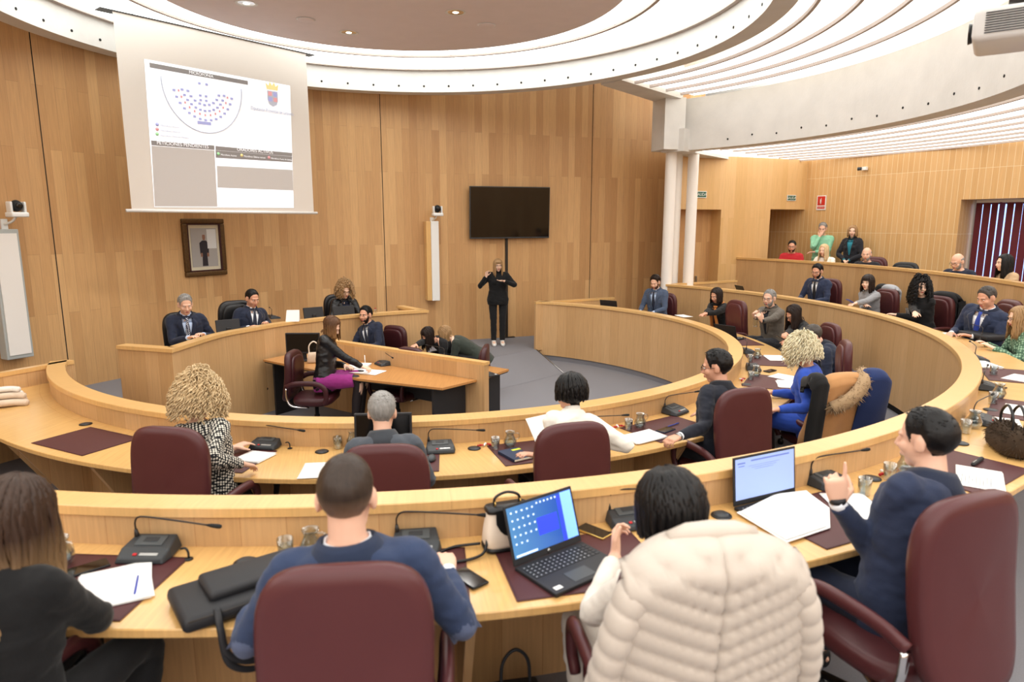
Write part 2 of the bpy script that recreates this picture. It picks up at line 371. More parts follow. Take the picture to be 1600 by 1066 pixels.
# concrete ring beams
mb=MB(); sweep(mb,[(4.1,4.73),(4.36,4.73),(4.36,5.3),(4.1,5.3)],0,360,160,RC,cap=False)
mb.sm=[False]*len(mb.sm)
for k in range(60):
    a=-180+6*k+2; p=pol(4.098,a,4.83,RC); n=V((cos(R(a)),sin(R(a)),0)); tube(mb,[p-n*.004,p+n*.01],.017,8,1,smooth=False)
struct(mb.build('ring_beam',[W('concrete'),W('hole')]))
mb=MB(); sweep(mb,[(6.02,3.83),(6.32,3.83),(6.32,4.75),(6.02,4.75)],-150,47.8,130,SC)
for k in range(40):
    a=-140+k*4.6
    if a<44: p=pol(6.018,a,3.96 if k%2 else 3.99,SC); n=V((cos(R(a)),sin(R(a)),0)); tube(mb,[p-n*.004,p+n*.01],.016,8,1,smooth=False)
struct(mb.build('ring_beam',[W('concrete'),W('hole')]))
# radial beam between them and the edge trim of the outer luminous ceiling
mb=MB(); q=[at(915,128,4.70),at(1036.6,165.5,4.70),at(1067,157,4.70),at(952,122,4.70)]; q[0]=q[0].lerp(q[1],.17); q[3]=q[3].lerp(q[2],.15); prism(mb,q,4.725,5.3); struct(mb.build('ceiling_beam',W('concrete')))
mb=MB(); q=[al(-.42,-3.4),al(.0,-3.4),al(.0,-7),al(-.42,-7)]; prism(mb,q,4.70,5.3); struct(mb.build('ceiling_beam',W('concrete')))
mb=MB(); a,b=at(1068,234,3.82),at(1137,247,3.82); a.z=b.z=0; e=(b-a).normalized(); f=V((-e.y,e.x,0)); prism(mb,[a,b+e*.6,b+e*.6+f*.45,a+f*.45],3.80,4.2)
q=[at(1037,233,3.83),at(1069,234,3.83)]; e2=(q[1]-q[0]).normalized(); f2=V((-e2.y,e2.x,0)); prism(mb,[q[0],q[1],q[1]+f2*.5,q[0]+f2*.5],3.83,4.75); struct(mb.build('ceiling_beam',W('concrete')))
for x,D in ((1045.5,12.98),(1055,13.35),(1080,13.22)):
    p=aty(x,330,D); mb=MB(); lathe(mb,[(.104,.2),(.104,3.84)],28); struct(mb.build('column',W('white_paint'),loc=(p.x,p.y,0)))
# ================= CURVED BENCHES
ZA,ZB,ZC=1.08,1.336,1.78; DA,DB=.895,1.159; FA,FB,FC=.2,.45,.78
RA0,RA1,RA2=3.89,4.05,4.66; RB0,RB1,RB2=5.94,6.08,6.65
def lat_to_end(r,l0,a0,sl=-.36):         # where the gable line meets radius r: angle past the cross axis
    lo,hi=-20.,45.
    for _ in range(50):
        m=(lo+hi)/2; a,l=r*sin(R(m)),r*cos(R(m))
        if a>a0+sl*(l-l0): hi=m
        else: lo=m
    return m
def bench(name,label,r0,r1,r2,ztop,zdesk,zin,zout,endR,endL,gabR,gabL,supports,group=None):
    t=thing(name,label,'bench',(CX,CY,zin),0,group)
    def add(n,mb,m): o=mb.build(n,m,t,fix=True); o.matrix_parent_inverse=M.Translation((-CX,-CY,-zin)); return o
    mb=MB(); sweep(mb,[(r0+.02,zin+.09),(r1-.012,zin+.09),(r1-.012,ztop-.04),(r0+.02,ztop-.04)],endL,endR,150,mi=0); add('front_panel',mb,W('bench_wood'))
    mb=MB(); sweep(mb,[(r0+.06,zin-.02),(r1-.03,zin-.02),(r1-.03,zin+.09),(r0+.06,zin+.09)],endL,endR,120); add('kick_plate',mb,W('black_gap'))
    mb=MB(); sweep(mb,[(r0,ztop-.042),(r1,ztop-.042),(r1,ztop-.004),(r1-.004,ztop),(r0+.004,ztop),(r0,ztop-.004)],endL,endR,160); add('top_cap',mb,W('cap_wood'))
    eR=lambda r: gabR(r); eL=lambda r: gabL(r)
    mb=MB(); sweep(mb,[(r1-.02,zdesk-.035),(r2-.004,zdesk-.035),(r2,zdesk-.03),(r2,zdesk-.004),(r2-.004,zdesk),(r1-.02,zdesk)],0,0,160,a0f=eL,a1f=eR)
    L=(r1+r2)/2*R(endR-endL)
    for i in range(len(mb.uv)):                       # uv scale for this variable sweep
        if mb.uv[i] and len(mb.uv[i])==4: k=i//6; mb.uv[i]=[(L*(k+(1 if j in(1,2) else 0))/160,mb.uv[i][j][1]) for j in range(4)]
    add('worktop',mb,W('top_wood'))
    mb=MB(); sweep(mb,[(r1-.03,zout-.02),(r1,zout-.02),(r1,zdesk-.03),(r1-.03,zdesk-.03)],endL,endR,120); add('back_panel',mb,W('bench_wood'))
    for d in supports:
        p0,p1=pol(r1+.0,d),pol(r2-.20,d); pt=pol(r2-.06,d); n=V((-sin(R(d)),cos(R(d)),0))*.018
        mb=MB(); q=[(p0,zout),(pol(r1+.16,d),zout),(pt,zdesk-.036),(p0,zdesk-.036)]
        vs=[(p.x+s*n.x,p.y+s*n.y,z) for s in(-1,1) for p,z in q]
        mb.add(vs,[(0,1,2,3),(7,6,5,4)]+[(i,(i+1)%4,4+(i+1)%4,4+i) for i in range(4)],None,0,False); add('support_panel',mb,W('bench_wood'))
    return t,add
def gable(add,p,q,z0,z1,th=.06):
    p,q=V((p.x,p.y,0)),V((q.x,q.y,0)); e=(q-p).normalized(); n=V((-e.y,e.x,0))*th/2
    mb=MB(); prism(mb,[p-n,q-n,q+n,p+n],z0,z1-.04); add('gable',mb,W('bench_wood'))
    n=n*1.3; mb=MB(); prism(mb,[p-n,q+e*.01-n,q+e*.01+n,p+n],z1-.04,z1); add('gable_cap',mb,W('cap_wood'))
ea=lambda r: 46+lat_to_end(r,3.6,1.24)-.3
sup=[-118.5,-97,-88.5,-72,-60,-44,-30,-14,2,18,32]
tA,addA=bench('curved_bench','inner curved wooden bench with raised front panel, ringing the carpeted pit',RA0,RA1,RA2,ZA,DA,0,FA,64.6,-152.6,ea,lambda r:272-ea(r)-360,[-134,-125.5,-112,-96,-84,-70,-56,-42,-28,-14,0,14,28])
gable(addA,al(1.2,3.62),al(.64,5.26),FA-.02,ZA)
gable(addA,al(1.2,-3.66),al(.60,-5.6),FA-.02,ZA)
# the straight tail of the inner bench along the left wall
mb=MB(); q=[pol(RA1-.02,-146),al(1.12,-3.72),al(.62,-5.5),al(-.25,-5.5),pol(RA2,-137.5),pol(RA2,-141),pol(RA1,-141)]; prism(mb,q,DA-.035,DA-.001); addA('worktop_end',mb,W('top_wood'))
eb=ang(atr(1040,440,RB0))
tB,addB=bench('curved_bench','outer curved wooden bench nearest the camera, sweeping round to the columns',RB0,RB1,RB2,ZB,DB,FA,FB,eb,-138,lambda r: eb-1,lambda r:-138,[-103.5,-95.2,-80.5,-68,-52,-38,-24,-10,4,18,32])
p=pol(RB0+.08,eb); g=UL*1.75-UA*.55; gable(addB,p,p+V((g.x,g.y,0)),FB-.02,ZB)
# parapet of the public tier
CC=(-1.48,9.70); RCp=7.83
a0=ang(atr(1116,400,RCp,CC),CC)+.4
tC=thing('public_parapet','long wooden parapet in front of the public tier at the right','parapet',(CC[0],CC[1],FB))
def addC(n,mb,m): o=mb.build(n,m,tC); o.matrix_parent_inverse=M.Translation((-CC[0],-CC[1],-FB)); return o
mb=MB(); sweep(mb,[(RCp+.02,FB),(RCp+.11,FB),(RCp+.11,ZC-.04),(RCp+.02,ZC-.04)],-16,a0,80,CC); addC('front_panel',mb,W('bench_wood'))
mb=MB(); sweep(mb,[(RCp,ZC-.042),(RCp+.13,ZC-.042),(RCp+.13,ZC),(RCp,ZC)],-16,a0,80,CC); addC('top_cap',mb,W('cap_wood'))
mb=MB(); sweep(mb,[(RCp+.11,ZC-.3),(RCp+.55,ZC-.3),(RCp+.55,ZC-.27),(RCp+.11,ZC-.27)],-16,a0-3,60,CC); addC('worktop',mb,W('top_wood'))
# ---- presidency bench
ZD=1.17
tD=thing('presidency_bench','raised wooden presidency bench with curved front, under the framed portrait','bench',(al(1.2,-.8).x,al(1.2,-.8).y,0))
def addD(n,mb,m): o=mb.build(n,m,tD); o.matrix_parent_inverse=M.Translation(-tD.location); return o
fr=[at(x,y,ZD) for x,y in((268.5,546),(344.5,522.6),(400,512),(447,504.3),(526.6,495),(600,489),(670,484.6))]
fr=bez(fr,8); bk0=at(181,540,ZD); bk1=at(631,477,ZD)
path=[bk0]+fr+[bk1]
def ribbon(mb,path,off,z0,z1,mi=0):      # thick ribbon along a plan path; off=(outer, inner) distance to its left
    n=len(path); L=[]; Rr=[]; u=[0]
    for i in range(n):
        a,b=path[max(i-1,0)],path[min(i+1,n-1)]
        if i in(0,n-1): t=(b-a).normalized(); k=1
        else:
            t1,t2=(path[i]-a).normalized(),(b-path[i]).normalized(); t=(t1+t2).normalized(); k=1/max(.35,t.dot(t1))
        nn=V((-t.y,t.x,0)); L.append(path[i]+nn*off[0]*k); Rr.append(path[i]+nn*off[1]*k)
        if i: u.append(u[-1]+(path[i]-path[i-1]).length)
    vs=[(p.x,p.y,z) for i in range(n) for p,z in((Rr[i],z0),(Rr[i],z1),(L[i],z1),(L[i],z0))]; fs=[];uv=[]
    for i in range(n-1):
        for j,(va,vb) in enumerate(((z0,z1),(0,.1),(z1,z0),(0,.1))):
            k=(j+1)%4; fs.append((i*4+j,(i+1)*4+j,(i+1)*4+k,i*4+k)); uv.append([(u[i],va),(u[i+1],va),(u[i+1],vb),(u[i],vb)])
    fs+= [(0,1,2,3),(n*4-1,n*4-2,n*4-3,n*4-4)]; uv+=[[(0,0),(0,1),(.05,1),(.05,0)]]*2
    mb.add(vs,fs,uv,mi,False)
mb=MB(); ribbon(mb,path,(.11,.02),0,ZD-.04); addD('front_panel',mb,W('bench_wood'))
mb=MB(); ribbon(mb,path,(.135,0),ZD-.04,ZD); addD('top_cap',mb,W('cap_wood'))
def offs(path,d):
    out=[]
    for i in range(len(path)):
        t=(path[min(i+1,len(path)-1)]-path[max(i-1,0)]).normalized(); out.append(path[i]+V((-t.y,t.x,0))*d)
    return out
sl_=offs(fr,.06)
mb=MB(); prism(mb,[V((p.x,p.y,0)) for p in sl_]+[al(1.9,1.15),al(4.3,1.2),al(4.1,-3.35),al(1.2,-3.3)],0,.30); struct(mb.build('floor',W('carpet')))
f2=offs(fr,.10)[5:-2]; f3=offs(fr,.60)[7:-3]; mb=MB(); prism(mb,[p for p in f2]+[p for p in reversed(f3)],.98,1.01); addD('worktop',mb,W('top_wood'))
# ---- clerks' bench: dividing screen and its two desks
ZV=.95
va,vb=at(520,532.5,ZV),at(757,567,ZV); ve=(vb-va).normalized(); vn=V((-ve.y,ve.x,0))      # vn points to the far side
tV=thing('clerks_divider','straight wooden dividing screen running from the presidency bench into the pit','screen',(va+vb)/2*1)
tV.location.z=0
def addV(n,mb,m): o=mb.build(n,m,tV); o.matrix_parent_inverse=M.Translation(-tV.location); return o
v0=va-ve*.35
mb=MB(); prism(mb,[v0,vb-ve*.008,vb-ve*.008+vn*.09,v0+vn*.09],0,ZV-.035)
for i in range(len(mb.f)): mb.uv[i]=[((V(mb.v[k])-v0).dot(ve)+3*(V(mb.v[k])-v0).dot(vn),mb.v[k][2]) for k in mb.f[i]]
addV('panel',mb,W('bench_wood'))
mb=MB(); prism(mb,[v0,vb,vb+vn*.1-ve*0,v0+vn*.1],ZV-.035,ZV); addV('top_cap',mb,W('cap_wood'))
def clerk_desk(label,q,legs,under,name='clerks_desk'):
    c=sum(q,V((0,0,0)))/len(q); t=thing(name,label,'desk',(c.x,c.y,0),0)
    def ad(n,mb,m): o=mb.build(n,m,t); o.matrix_parent_inverse=M.Translation(-t.location); return o
    mb=MB(); prism(mb,q,.715,.74); ad('desktop',mb,W('desk_cherry'))
    mb=MB(); prism(mb,[c+(p-c)*.985 for p in q],.70,.7152); ad('edge_band',mb,W('black_plastic'))
    for p,r in legs: mb=MB(); prism(mb,[p-ve*.025*0-vn*0,p,r,r+ve*.03,p+ve*.03][1:],0,.70); ad('side_panel',mb,W('soft_black'))
    for p,r,z0,z1 in under: mb=MB(); prism(mb,[p,r,r+vn*.02,p+vn*.02],z0,z1); ad('modesty_panel',mb,W('soft_black'))
    return t
d1=at(737,596,.74); d0=at(693,611,.74); d0b=at(411,562,.74); d1b=at(466,552,.74)
dep=(d1-d0).dot(vn); dpar=.52
o0=va-vn*.005; s1=(d1-va).dot(ve)
A1=va+ve*s1-vn*.006; A0=A1-vn*dpar-ve*.07; B1=va+ve*.02-vn*.006; 
Lq=at(411,562,.74); Lb=at(462,552,.74)
q=[V((p.x,p.y,0)) for p in (A1,A0,at(560,592,.74),Lq,Lb,B1)]
clerk_desk('cherry wood clerk desk with black legs, left of the dividing screen',q,
  [(A0-ve*.18+vn*.03,A1-ve*.18-vn*.02),(Lq+ve*.12+vn*.05,Lb+ve*.1)],[(va+ve*.55-vn*.12,A1-ve*.2-vn*.12,.42,.70)])
C1=va+ve*(s1+.0)+vn*.107; e3=at(795,577,.74); q=[V((p.x,p.y,0)) for p in (at(757,592,.74)+vn*.0,C1-ve*1.5,C1-ve*1.5+vn*.62,e3)]
q[0]=V((vb.x,vb.y,0))+vn*.107-ve*.1
clerk_desk('cherry wood clerk desk on the far side of the dividing screen',q,[(q[0]-ve*.12+vn*.03,e3-ve*.12-vn*.06)],[])
# ================= CHAIRS
def rz_to(d): return atan2(-d[0],d[1])          # turn that points local +Y along d
def rz_in(p,c=(CX,CY)): return rz_to((c[0]-p[0],c[1]-p[1]))
def superpt(a,w,h,n):
    ca,sa=cos(a),sin(a); return (w*math.copysign(abs(ca)**(2/n),ca),h*math.copysign(abs(sa)**(2/n),sa))
def cushion(mb,w,h,th,n=4.2,bow=.02,taper=.0,mi=0,mt=None,N=44,front=1.0):
    """upright padded panel, centred, in the XZ plane; +Y is the padded front"""
    rings=[(.0,-th*.52),(.55,-th*.50),(.86,-th*.47),(.96,-th*.40),(1.0,-th*.22),(1.0,th*.18),(.965,th*.40),(.88,th*.5*front),(.6,th*.56*front),(.0,th*.58*front)]
    vs=[];fs=[]
    for s,y in rings:
        for k in range(N):
            x,z=superpt(2*pi*k/N,w/2,h/2,n); t=(z/h+.5)
            x*=1-taper*(1-t)**1.5
            vs.append((x*s,y-bow*((z*s)/(h/2))**2+bow*.6*(x*s/(w/2))**2,z*s))
    for i in range(len(rings)-1):
        for k in range(N): fs.append((i*N+k,i*N+(k+1)%N,(i+1)*N+(k+1)%N,(i+1)*N+k))
    mb.add(vs,fs,None,mi,True,mt)
def make_chair(name,label,m,high=True,arms=True):
    t=thing(name,label,'chair'); m2=MATS[m]
    H=1.14 if high else .98
    mb=MB(); cushion(mb,.50,H-.42,.085,4.0,.03,.10,mt=T(0,-.265,(H+.42)/2,rx=-.12)); bk=mb.build('backrest',m2,t)
    mb=MB(); cushion(mb,.40,H-.56,.05,3.6,.02,.06,mt=T(0,-.222,(H+.46)/2,rx=-.12)); mb.build('back_pad',m2,bk)
    mb=MB(); cushion(mb,.49,.47,.09,4.5,.015,.0,mt=T(0,.01,.445,rx=-pi/2)); st=mb.build('seat',m2,t)
    if arms:
        for s in(-1,1):
            x=s*.275; mb=MB(); tube(mb,bez([(x*.93,-.26,.62),(x,-.16,.66),(x*1.02,0,.668),(x*1.02,.12,.655),(x*1.0,.19,.60),(x*.98,.20,.50),(x*.95,.17,.43)],6),[.022]*36+[.02],10,flat=1.35)
            a=mb.build('armrest',m2,t); mb=MB(); tube(mb,bez([(x*.94,-.255,.61),(x*.97,-.25,.50),(x*.95,-.20,.415),(x*.6,-.04,.375)],6),.0115,8,flat=2.0); mb.build('bracket',W('chrome'),a)
    mb=MB(); lathe(mb,[(.0,.09),(.032,.09),(.032,.25),(.022,.25),(.022,.38),(.0,.38)],16); box(mb,(0,0,.385),(.2,.26,.03),bev=.01); mb.build('gas_column',W('black_plastic'),t)
    mb=MB()
    for k in range(5):
        a=2*pi*k/5+.3; tube(mb,[(0,0,.115),(.15*cos(a),.15*sin(a),.105),(.30*cos(a),.30*sin(a),.075)],[.03,.024,.016],8)
    sb=mb.build('star_base',W('black_plastic'),t)
    for k in range(5):
        a=2*pi*k/5+.3; mb=MB(); tube(mb,[(.30*cos(a)-.025*sin(a),.30*sin(a)+.025*cos(a),.03),(.30*cos(a)+.025*sin(a),.30*sin(a)-.025*cos(a),.03)],.03,10); mb.build('caster',W('black_plastic'),sb)
    return t
ch0=make_chair('swivel_chair','','burgundy'); chk=make_chair('swivel_chair','','black_leather'); chl=make_chair('clerk_chair','','burgundy_dark',False)
for o in (ch0,chk,chl): o.location=(0,0,-50)
CHR={}; CHO={}
def chair(key,px,py,floor,label,base=None,yaw=0,face=None,top=1.13,group=None,p=None):
    base=base or ch0
    b=p or at(px,py,floor+top); f=face or V((CX-b.x,CY-b.y,0)).normalized()
    rz=rz_to(f)+yaw; d=V((-sin(rz),cos(rz),0)); c=V((b.x,b.y,0))+d*.33
    r=base if base.get('used') is None else None
    if r is None: r=dup(base,(c.x,c.y,floor),rz,label,group)
    else:
        r['used']=1; r.location=(c.x,c.y,floor); r.rotation_euler=(0,0,rz); r['label']=label
        if group: r['group']=group
    if 'used' in r.keys() and r is not base: del r['used']
    CHR[key]=(c,rz,floor); CHO[key]=r; return r
gA,gB='burgundy chairs of the inner bench','burgundy chairs of the outer bench'
chair('c2',528,912,FB,'burgundy leather chair nearest the camera, behind the man with elbow patches',group=gB)
chair('c3',1112,872,FB,'burgundy chair hidden under the cream quilted jacket',group=gB,yaw=-.12)
chair('c4',1560,790,FB,'large burgundy chair at the right edge, behind the pointing man',group=gB,yaw=-.03)
chair('c1',-260,905,FB,'burgundy chair at the left edge, behind the long-haired woman in black',group=gB)
chair('c10',245,676,FA,'burgundy chair behind the curly-haired woman in the dotted jacket',group=gA)
chair('c11',597,705,FA,'burgundy chair behind the grey-haired man in the grey suit',group=gA)
chair('c12',905,669,FA,'burgundy chair behind the black-haired woman in white',group=gA)
chair('c13',1178,612,FA,'burgundy chair behind the dark-haired man in profile with glasses',group=gA,yaw=-.25)
chair('c14',1292,592,FA,'burgundy chair draped with the camel coat with a fur hood',group=gA,yaw=-.1,top=1.08)
chair('c15',1338,530,FA,'burgundy chair seen edge-on, beyond the camel coat',group=gA,yaw=.12,top=1.16)
chair('c16',1278,505,FA,'burgundy chair behind the woman with long dark hair looking down',group=gA,yaw=-.4)
chair('c18',1160,470,FA,'burgundy chair between the woman in the orange scarf and the bearded man',group=gA)
chair('c19',1065,458,FA,'burgundy chair behind the young man in the grey-blue suit, farthest along the inner bench',group=gA)
chair('c9',1310,436,FB,'burgundy chair behind the seated man with glasses and a tablet',group=gB)
chair('c8',1392,452,FB,'burgundy chair with a grey and black coat on it',group=gB)
chair('c7',1478,463,FB,'burgundy chair with a black coat hanging on it',group=gB)
chair('c6',1592,470,FB,'burgundy chair behind the man with the blue tie',group=gB)
gC='chairs of the public tier'
chair('k24',0,0,FC,'burgundy chair behind the bald bearded man in the public tier',group=gC,p=atr(1381,402,8.55,CC),face=V((-.75,-.66,0)))
chair('k25',0,0,FC,'empty black chair in the public tier',base=chk,group=gC,p=atr(1420,411,8.5,CC),face=V((-.8,-.6,0)))
gD='black chairs of the presidency'
u_=V((-UA.x,-UA.y,0))
chair('d1',258,488,.30,'black leather chair behind the grey-haired man at the presidency',base=chk,group=gD,face=V((.55,-.83,0)))
chair('d2',365,470,.30,'black leather chair behind the man speaking at the presidency',base=chk,group=gD,face=V((.6,-.8,0)))
chair('d3',514,460,.30,'black leather chair behind the curly-haired woman at the presidency',base=chk,group=gD,face=V((.6,-.8,0)))
gP='burgundy clerk chairs in the pit'
chair('p27',447,556,0,'burgundy chair with chrome arms under the woman in the black leather jacket',base=chl,group=gP,face=V((vn.x*.55+ve.x*.84,vn.y*.55+ve.y*.84,0)).normalized(),top=.97)
chair('p28',621,509,.0,'burgundy chair behind the dark-suited clerk with a beard',base=chl,group=gP,face=V((-vn.x*.5-ve.x*.2,-vn.y*.9,0)).normalized(),top=.97)
chair('p29',648,543,.0,'burgundy chair behind the dark-haired woman bending over',base=chl,group=gP,face=V((-vn.x,-vn.y,0)).normalized(),top=.97)
chair('p30',768,541,.0,'burgundy chair on the carpet at the end of the dividing screen',base=chl,group=gP,face=V((-vn.x*.6-ve.x,-vn.y*.6-ve.y,0)).normalized(),top=.97)
for o in (ch0,chk,chl):
    if 'used' in o.keys(): del o['used']
CHO['k25'].scale=(.92,.92,.93)
CHO['p27'].scale=(1,1,1.05)
# ================= THINGS ON THE DESKS
mat('mic_base','34373a',.45,bump=.05,bscale=300); mat('mic_panel','4a4e50',.5); mat('red_led','c01520',.4,emit=.6); mat('mic_tip','141516',.7)
mat('blue_pen','2b3f9e',.35); mat('navy_book','1f2c48',.6); mat('yellow','c8d23c',.5); mat('page','e8e0cc',.8); mat('red','b51c22',.5)
mat('screen_off','0c0c0e',.12,spec=.6); mat('key','2a2b2e',.5); mat('key_print','b9bcbf',.5)
mat('gold','d9b56a',.25,metal=.8); mat('phone_glass','14120f',.08,spec=.8)
def bd(n,mb,m,t): return mb.build(n,m,t)
def make_mic():
    t=thing('desk_microphone','','microphone')
    mb=MB(); vs=[(-.098,-.075,0),(.098,-.075,0),(.108,-.02,0),(.098,.085,0),(-.098,.085,0),(-.108,-.02,0),
      (-.088,-.068,.022),(.088,-.068,.022),(.098,-.015,.040),(.085,.078,.058),(-.085,.078,.058),(-.098,-.015,.040)]
    mb.add(vs,[(5,4,3,2,1,0),(6,7,8,11),(11,8,9,10)]+[(i,(i+1)%6,6+(i+1)%6,6+i) for i in range(6)],None,0,False)
    me=mb.build('base',W('mic_base'),t); bv=me.modifiers.new('b','BEVEL'); bv.width=.006; bv.segments=2
    a=math.atan2(.018,.093)
    mb=MB(); box(mb,(0,0,0),(.115,.062,.004),bev=.0018,mat=T(0,.030,.0505,rx=a*1.02)); bd('speaker_grille',mb,W('mic_panel'),t)
    mb=MB(); box(mb,(0,0,0),(.058,.030,.004),bev=.0018,mat=T(0,.034,.0535,rx=a)); bd('speaker_emblem',mb,W('mic_base'),t)
    mb=MB(); box(mb,(0,0,0),(.075,.014,.004),bev=.0018,mat=T(.03,-.048,.030,rx=.33)); bd('display_strip',mb,W('steel'),t)
    mb=MB(); box(mb,(0,0,0),(.016,.012,.005),bev=.002,mat=T(-.025,-.05,.030,rx=.33)); bd('talk_button',mb,W('red'),t)
    mb=MB(); tube(mb,[(-.078,.062,.048),(-.078,.062,.062),(-.079,.060,.085)],[.011,.010,.006],10)
    tube(mb,bez([(-.079,.060,.08),(-.078,.058,.115),(-.058,.05,.142),(-.01,.04,.148),(.12,.015,.145),(.26,-.012,.140)],8),.0036,8); g=bd('gooseneck',mb,W('dark_metal'),t)
    mb=MB(); tube(mb,[(.255,-.011,.140),(.275,-.015,.140),(.305,-.02,.139),(.318,-.023,.139),(.322,-.024,.139)],[.004,.0075,.0095,.008,.003],12); mb.build('microphone_head',W('mic_tip'),g)
    return t
def make_outlet():
    t=thing('cable_outlet','','cable outlet'); mb=MB(); lathe(mb,[(0,0),(.017,0),(.016,.004),(.006,.006),(.0,.006)],18); bd('base',mb,W('black_plastic'),t)
    mb=MB(); tube(mb,bez([(0,0,.004),(.0,0,.03),(-.012,.004,.045),(-.035,.01,.040)],6),.0045,8); bd('stem',mb,W('black_plastic'),t); return t
def make_grommet(dome=False):
    t=thing('cable_grommet','','cable cover'); mb=MB(); lathe(mb,[(0,.001),(.048,.001),(.047,.004),(.042,.006),(.0,.006)],28); bd('ring',mb,W('black_plastic'),t)
    mb=MB(); lathe(mb,[(.036,.005),(.034,.012),(.026,.016),(0,.017)] if dome else [(.036,.006),(.034,.0075),(0,.0075)],28); bd('lid',mb,W('grey_plastic'),t); return t
def make_tumbler():
    t=thing('water_tumbler','','glass'); mb=MB(); lathe(mb,[(0,.0),(.028,.0),(.033,.085),(.0315,.085),(.0265,.006),(0,.006)],24); bd('glass_wall',mb,W('glass'),t)
    mb=MB(); lathe(mb,[(0,.007),(.026,.007),(.0288,.05),(0,.05)],24); bd('water',mb,W('water'),t); return t
def make_jug():
    t=thing('glass_jug','','jug'); mb=MB(); lathe(mb,[(0,0),(.03,0),(.046,.025),(.048,.045),(.032,.078),(.028,.095),(.036,.115),(.0345,.115),(.0262,.095),(.030,.078),(.0455,.045),(.043,.025),(.028,.004),(0,.004)],24); bd('glass_body',mb,W('glass'),t)
    mb=MB(); tube(mb,bez([(.030,0,.100),(.062,0,.098),(.066,0,.07),(.044,0,.05)],6),.0045,8); bd('handle',mb,W('glass'),t)
    mb=MB(); lathe(mb,[(0,.005),(.0275,.005),(.0445,.026),(.0447,.042),(.041,.05),(0,.05)],24); bd('water',mb,W('water'),t); return t
def make_pad():
    t=thing('desk_pad','','desk pad'); mb=MB(); box(mb,(0,0,.002),(.62,.44,.004),bev=.0015); bd('leather_sheet',mb,W('mat_leather'),t)
    mb=MB()
    for x,y,a,b in((0,.213,.61,.003),(0,-.213,.61,.003),(.303,0,.003,.43),(-.303,0,.003,.43)): box(mb,(x,y,.0042),(a,b,.0008))
    bd('stitched_edge',mb,W('burgundy_dark'),t); return t
PROTO={}
def put(fn,key,p,rz,label,group,**k):
    if key not in PROTO: o=fn(**k); PROTO[key]=o; o.location=p; o.rotation_euler=(0,0,rz); tag(o,label,o['category'],group)
    else: o=dup(PROTO[key],p,rz,label,group)
    return o
def on(px,py,z,yaw=0): p=at(px,py,z); return p,rz_in(p)+yaw
# desk pads
PT=.0045
for px,py,dz,l in ((135,689,DA,'burgundy desk pad at the bare left end of the inner bench'),(345,716,DA,'burgundy desk pad before the curly-haired woman in the dotted jacket'),(614,727,DA,'burgundy desk pad before the grey-haired man'),(845,710,DA,'burgundy desk pad before the woman in white, under the blue notebook'),
   (1062,676,DA,'burgundy desk pad before the man in profile with glasses'),(1230,600,DA,'burgundy desk pad before the blonde woman in blue'),(1205,564,DA,'burgundy desk pad before the woman looking down at her phone'),(1147,534,DA,'burgundy desk pad under the laptop of the bearded man'),
   (120,915,DB,'burgundy desk pad before the long-haired woman in black'),(605,895,DB,'burgundy desk pad under the hands of the man with elbow patches'),(905,880,DB,'burgundy desk pad under the open laptop with the blue screen'),(1290,800,DB,'burgundy desk pad under the open papers of the pointing man'),(1530,742,DB,'burgundy desk pad with a black marker, right of the pointing man'),
   (1612,644,DB,'burgundy desk pad behind the brown fur bag'),(1590,588,DB,'burgundy desk pad beside the grey folder')):
    p,r=on(px,py,dz+.001); rr=math.hypot(p.x-CX,p.y-CY); want=(RA1+.31 if dz==DA else RB1+.30); q=pol(want,ang(p),dz+.001); put(make_pad,'pad',q,rz_in(q),l,'burgundy desk pads')
# microphones
for px,py,dz,yaw,l in ((232,868,DB,.02,'desk microphone at lower left, by the water jug and white papers'),(650,858,DB,0,'desk microphone right of the man with elbow patches'),(985,818,DB,0,'desk microphone half hidden behind the black-haired woman with the laptop'),
   (415,698,DA,0,'desk microphone right of the curly-haired woman in the dotted jacket'),(688,704,DA,0,'desk microphone beside the computer mouse'),(268,683,DA,0,'desk microphone behind the curly-haired woman, left of her chair'),(925,683,DA,0,'desk microphone hidden behind the woman in white, only its tip showing'),(1056,645,DA,.05,'desk microphone in front of the man in profile with glasses'),
   (1178,577,DA,.1,'desk microphone left of the blonde woman in blue'),(1170,551,DA,.1,'desk microphone before the woman looking at her phone'),(1537,660,DB,.1,'desk microphone left of the brown fur bag'),(1545,607,DB,.1,'desk microphone beside the second water jug on the right'),(1528,563,DB,.1,'desk microphone beside the grey folder'),(1535,530,DB,.1,'desk microphone by the black briefcase')):
    p,r=on(px,py,dz+PT+.002); put(make_mic,'mic',p,r+yaw,l,'desk microphones')
p,r=on(1296,758,DB+.002); o=put(make_mic,'mic',p,r+.1,'desk microphone at the pointing man\'s raised hand','desk microphones')
p=al(1.85,-1.35,1.012); put(make_mic,'mic',at(425,501,1.02)+V((-.05,.25,0)),2.2,'desk microphone of the man speaking at the presidency','desk microphones')
p=at(598,570,.742); put(make_mic,'mic',p,rz_to(vn)-.3,'desk microphone on the cherry clerk desk','desk microphones'); p=p+vn*.75+ve*.35; put(make_mic,'mic',V((p.x,p.y,.742)),rz_to(-vn),'desk microphone behind the dividing screen, only its neck showing','desk microphones')
for px,py,dz,l in ((295,874,DB,'small black cable outlet right of the lower left microphone'),(453,701,DA,'small black cable outlet beside the dotted jacket woman\'s microphone'),(1478,648,DB,'small black cable outlet near the jug by the fur bag')):
    p,r=on(px,py,dz+.002); put(make_outlet,'outlet',p,r,l,'cable outlets')
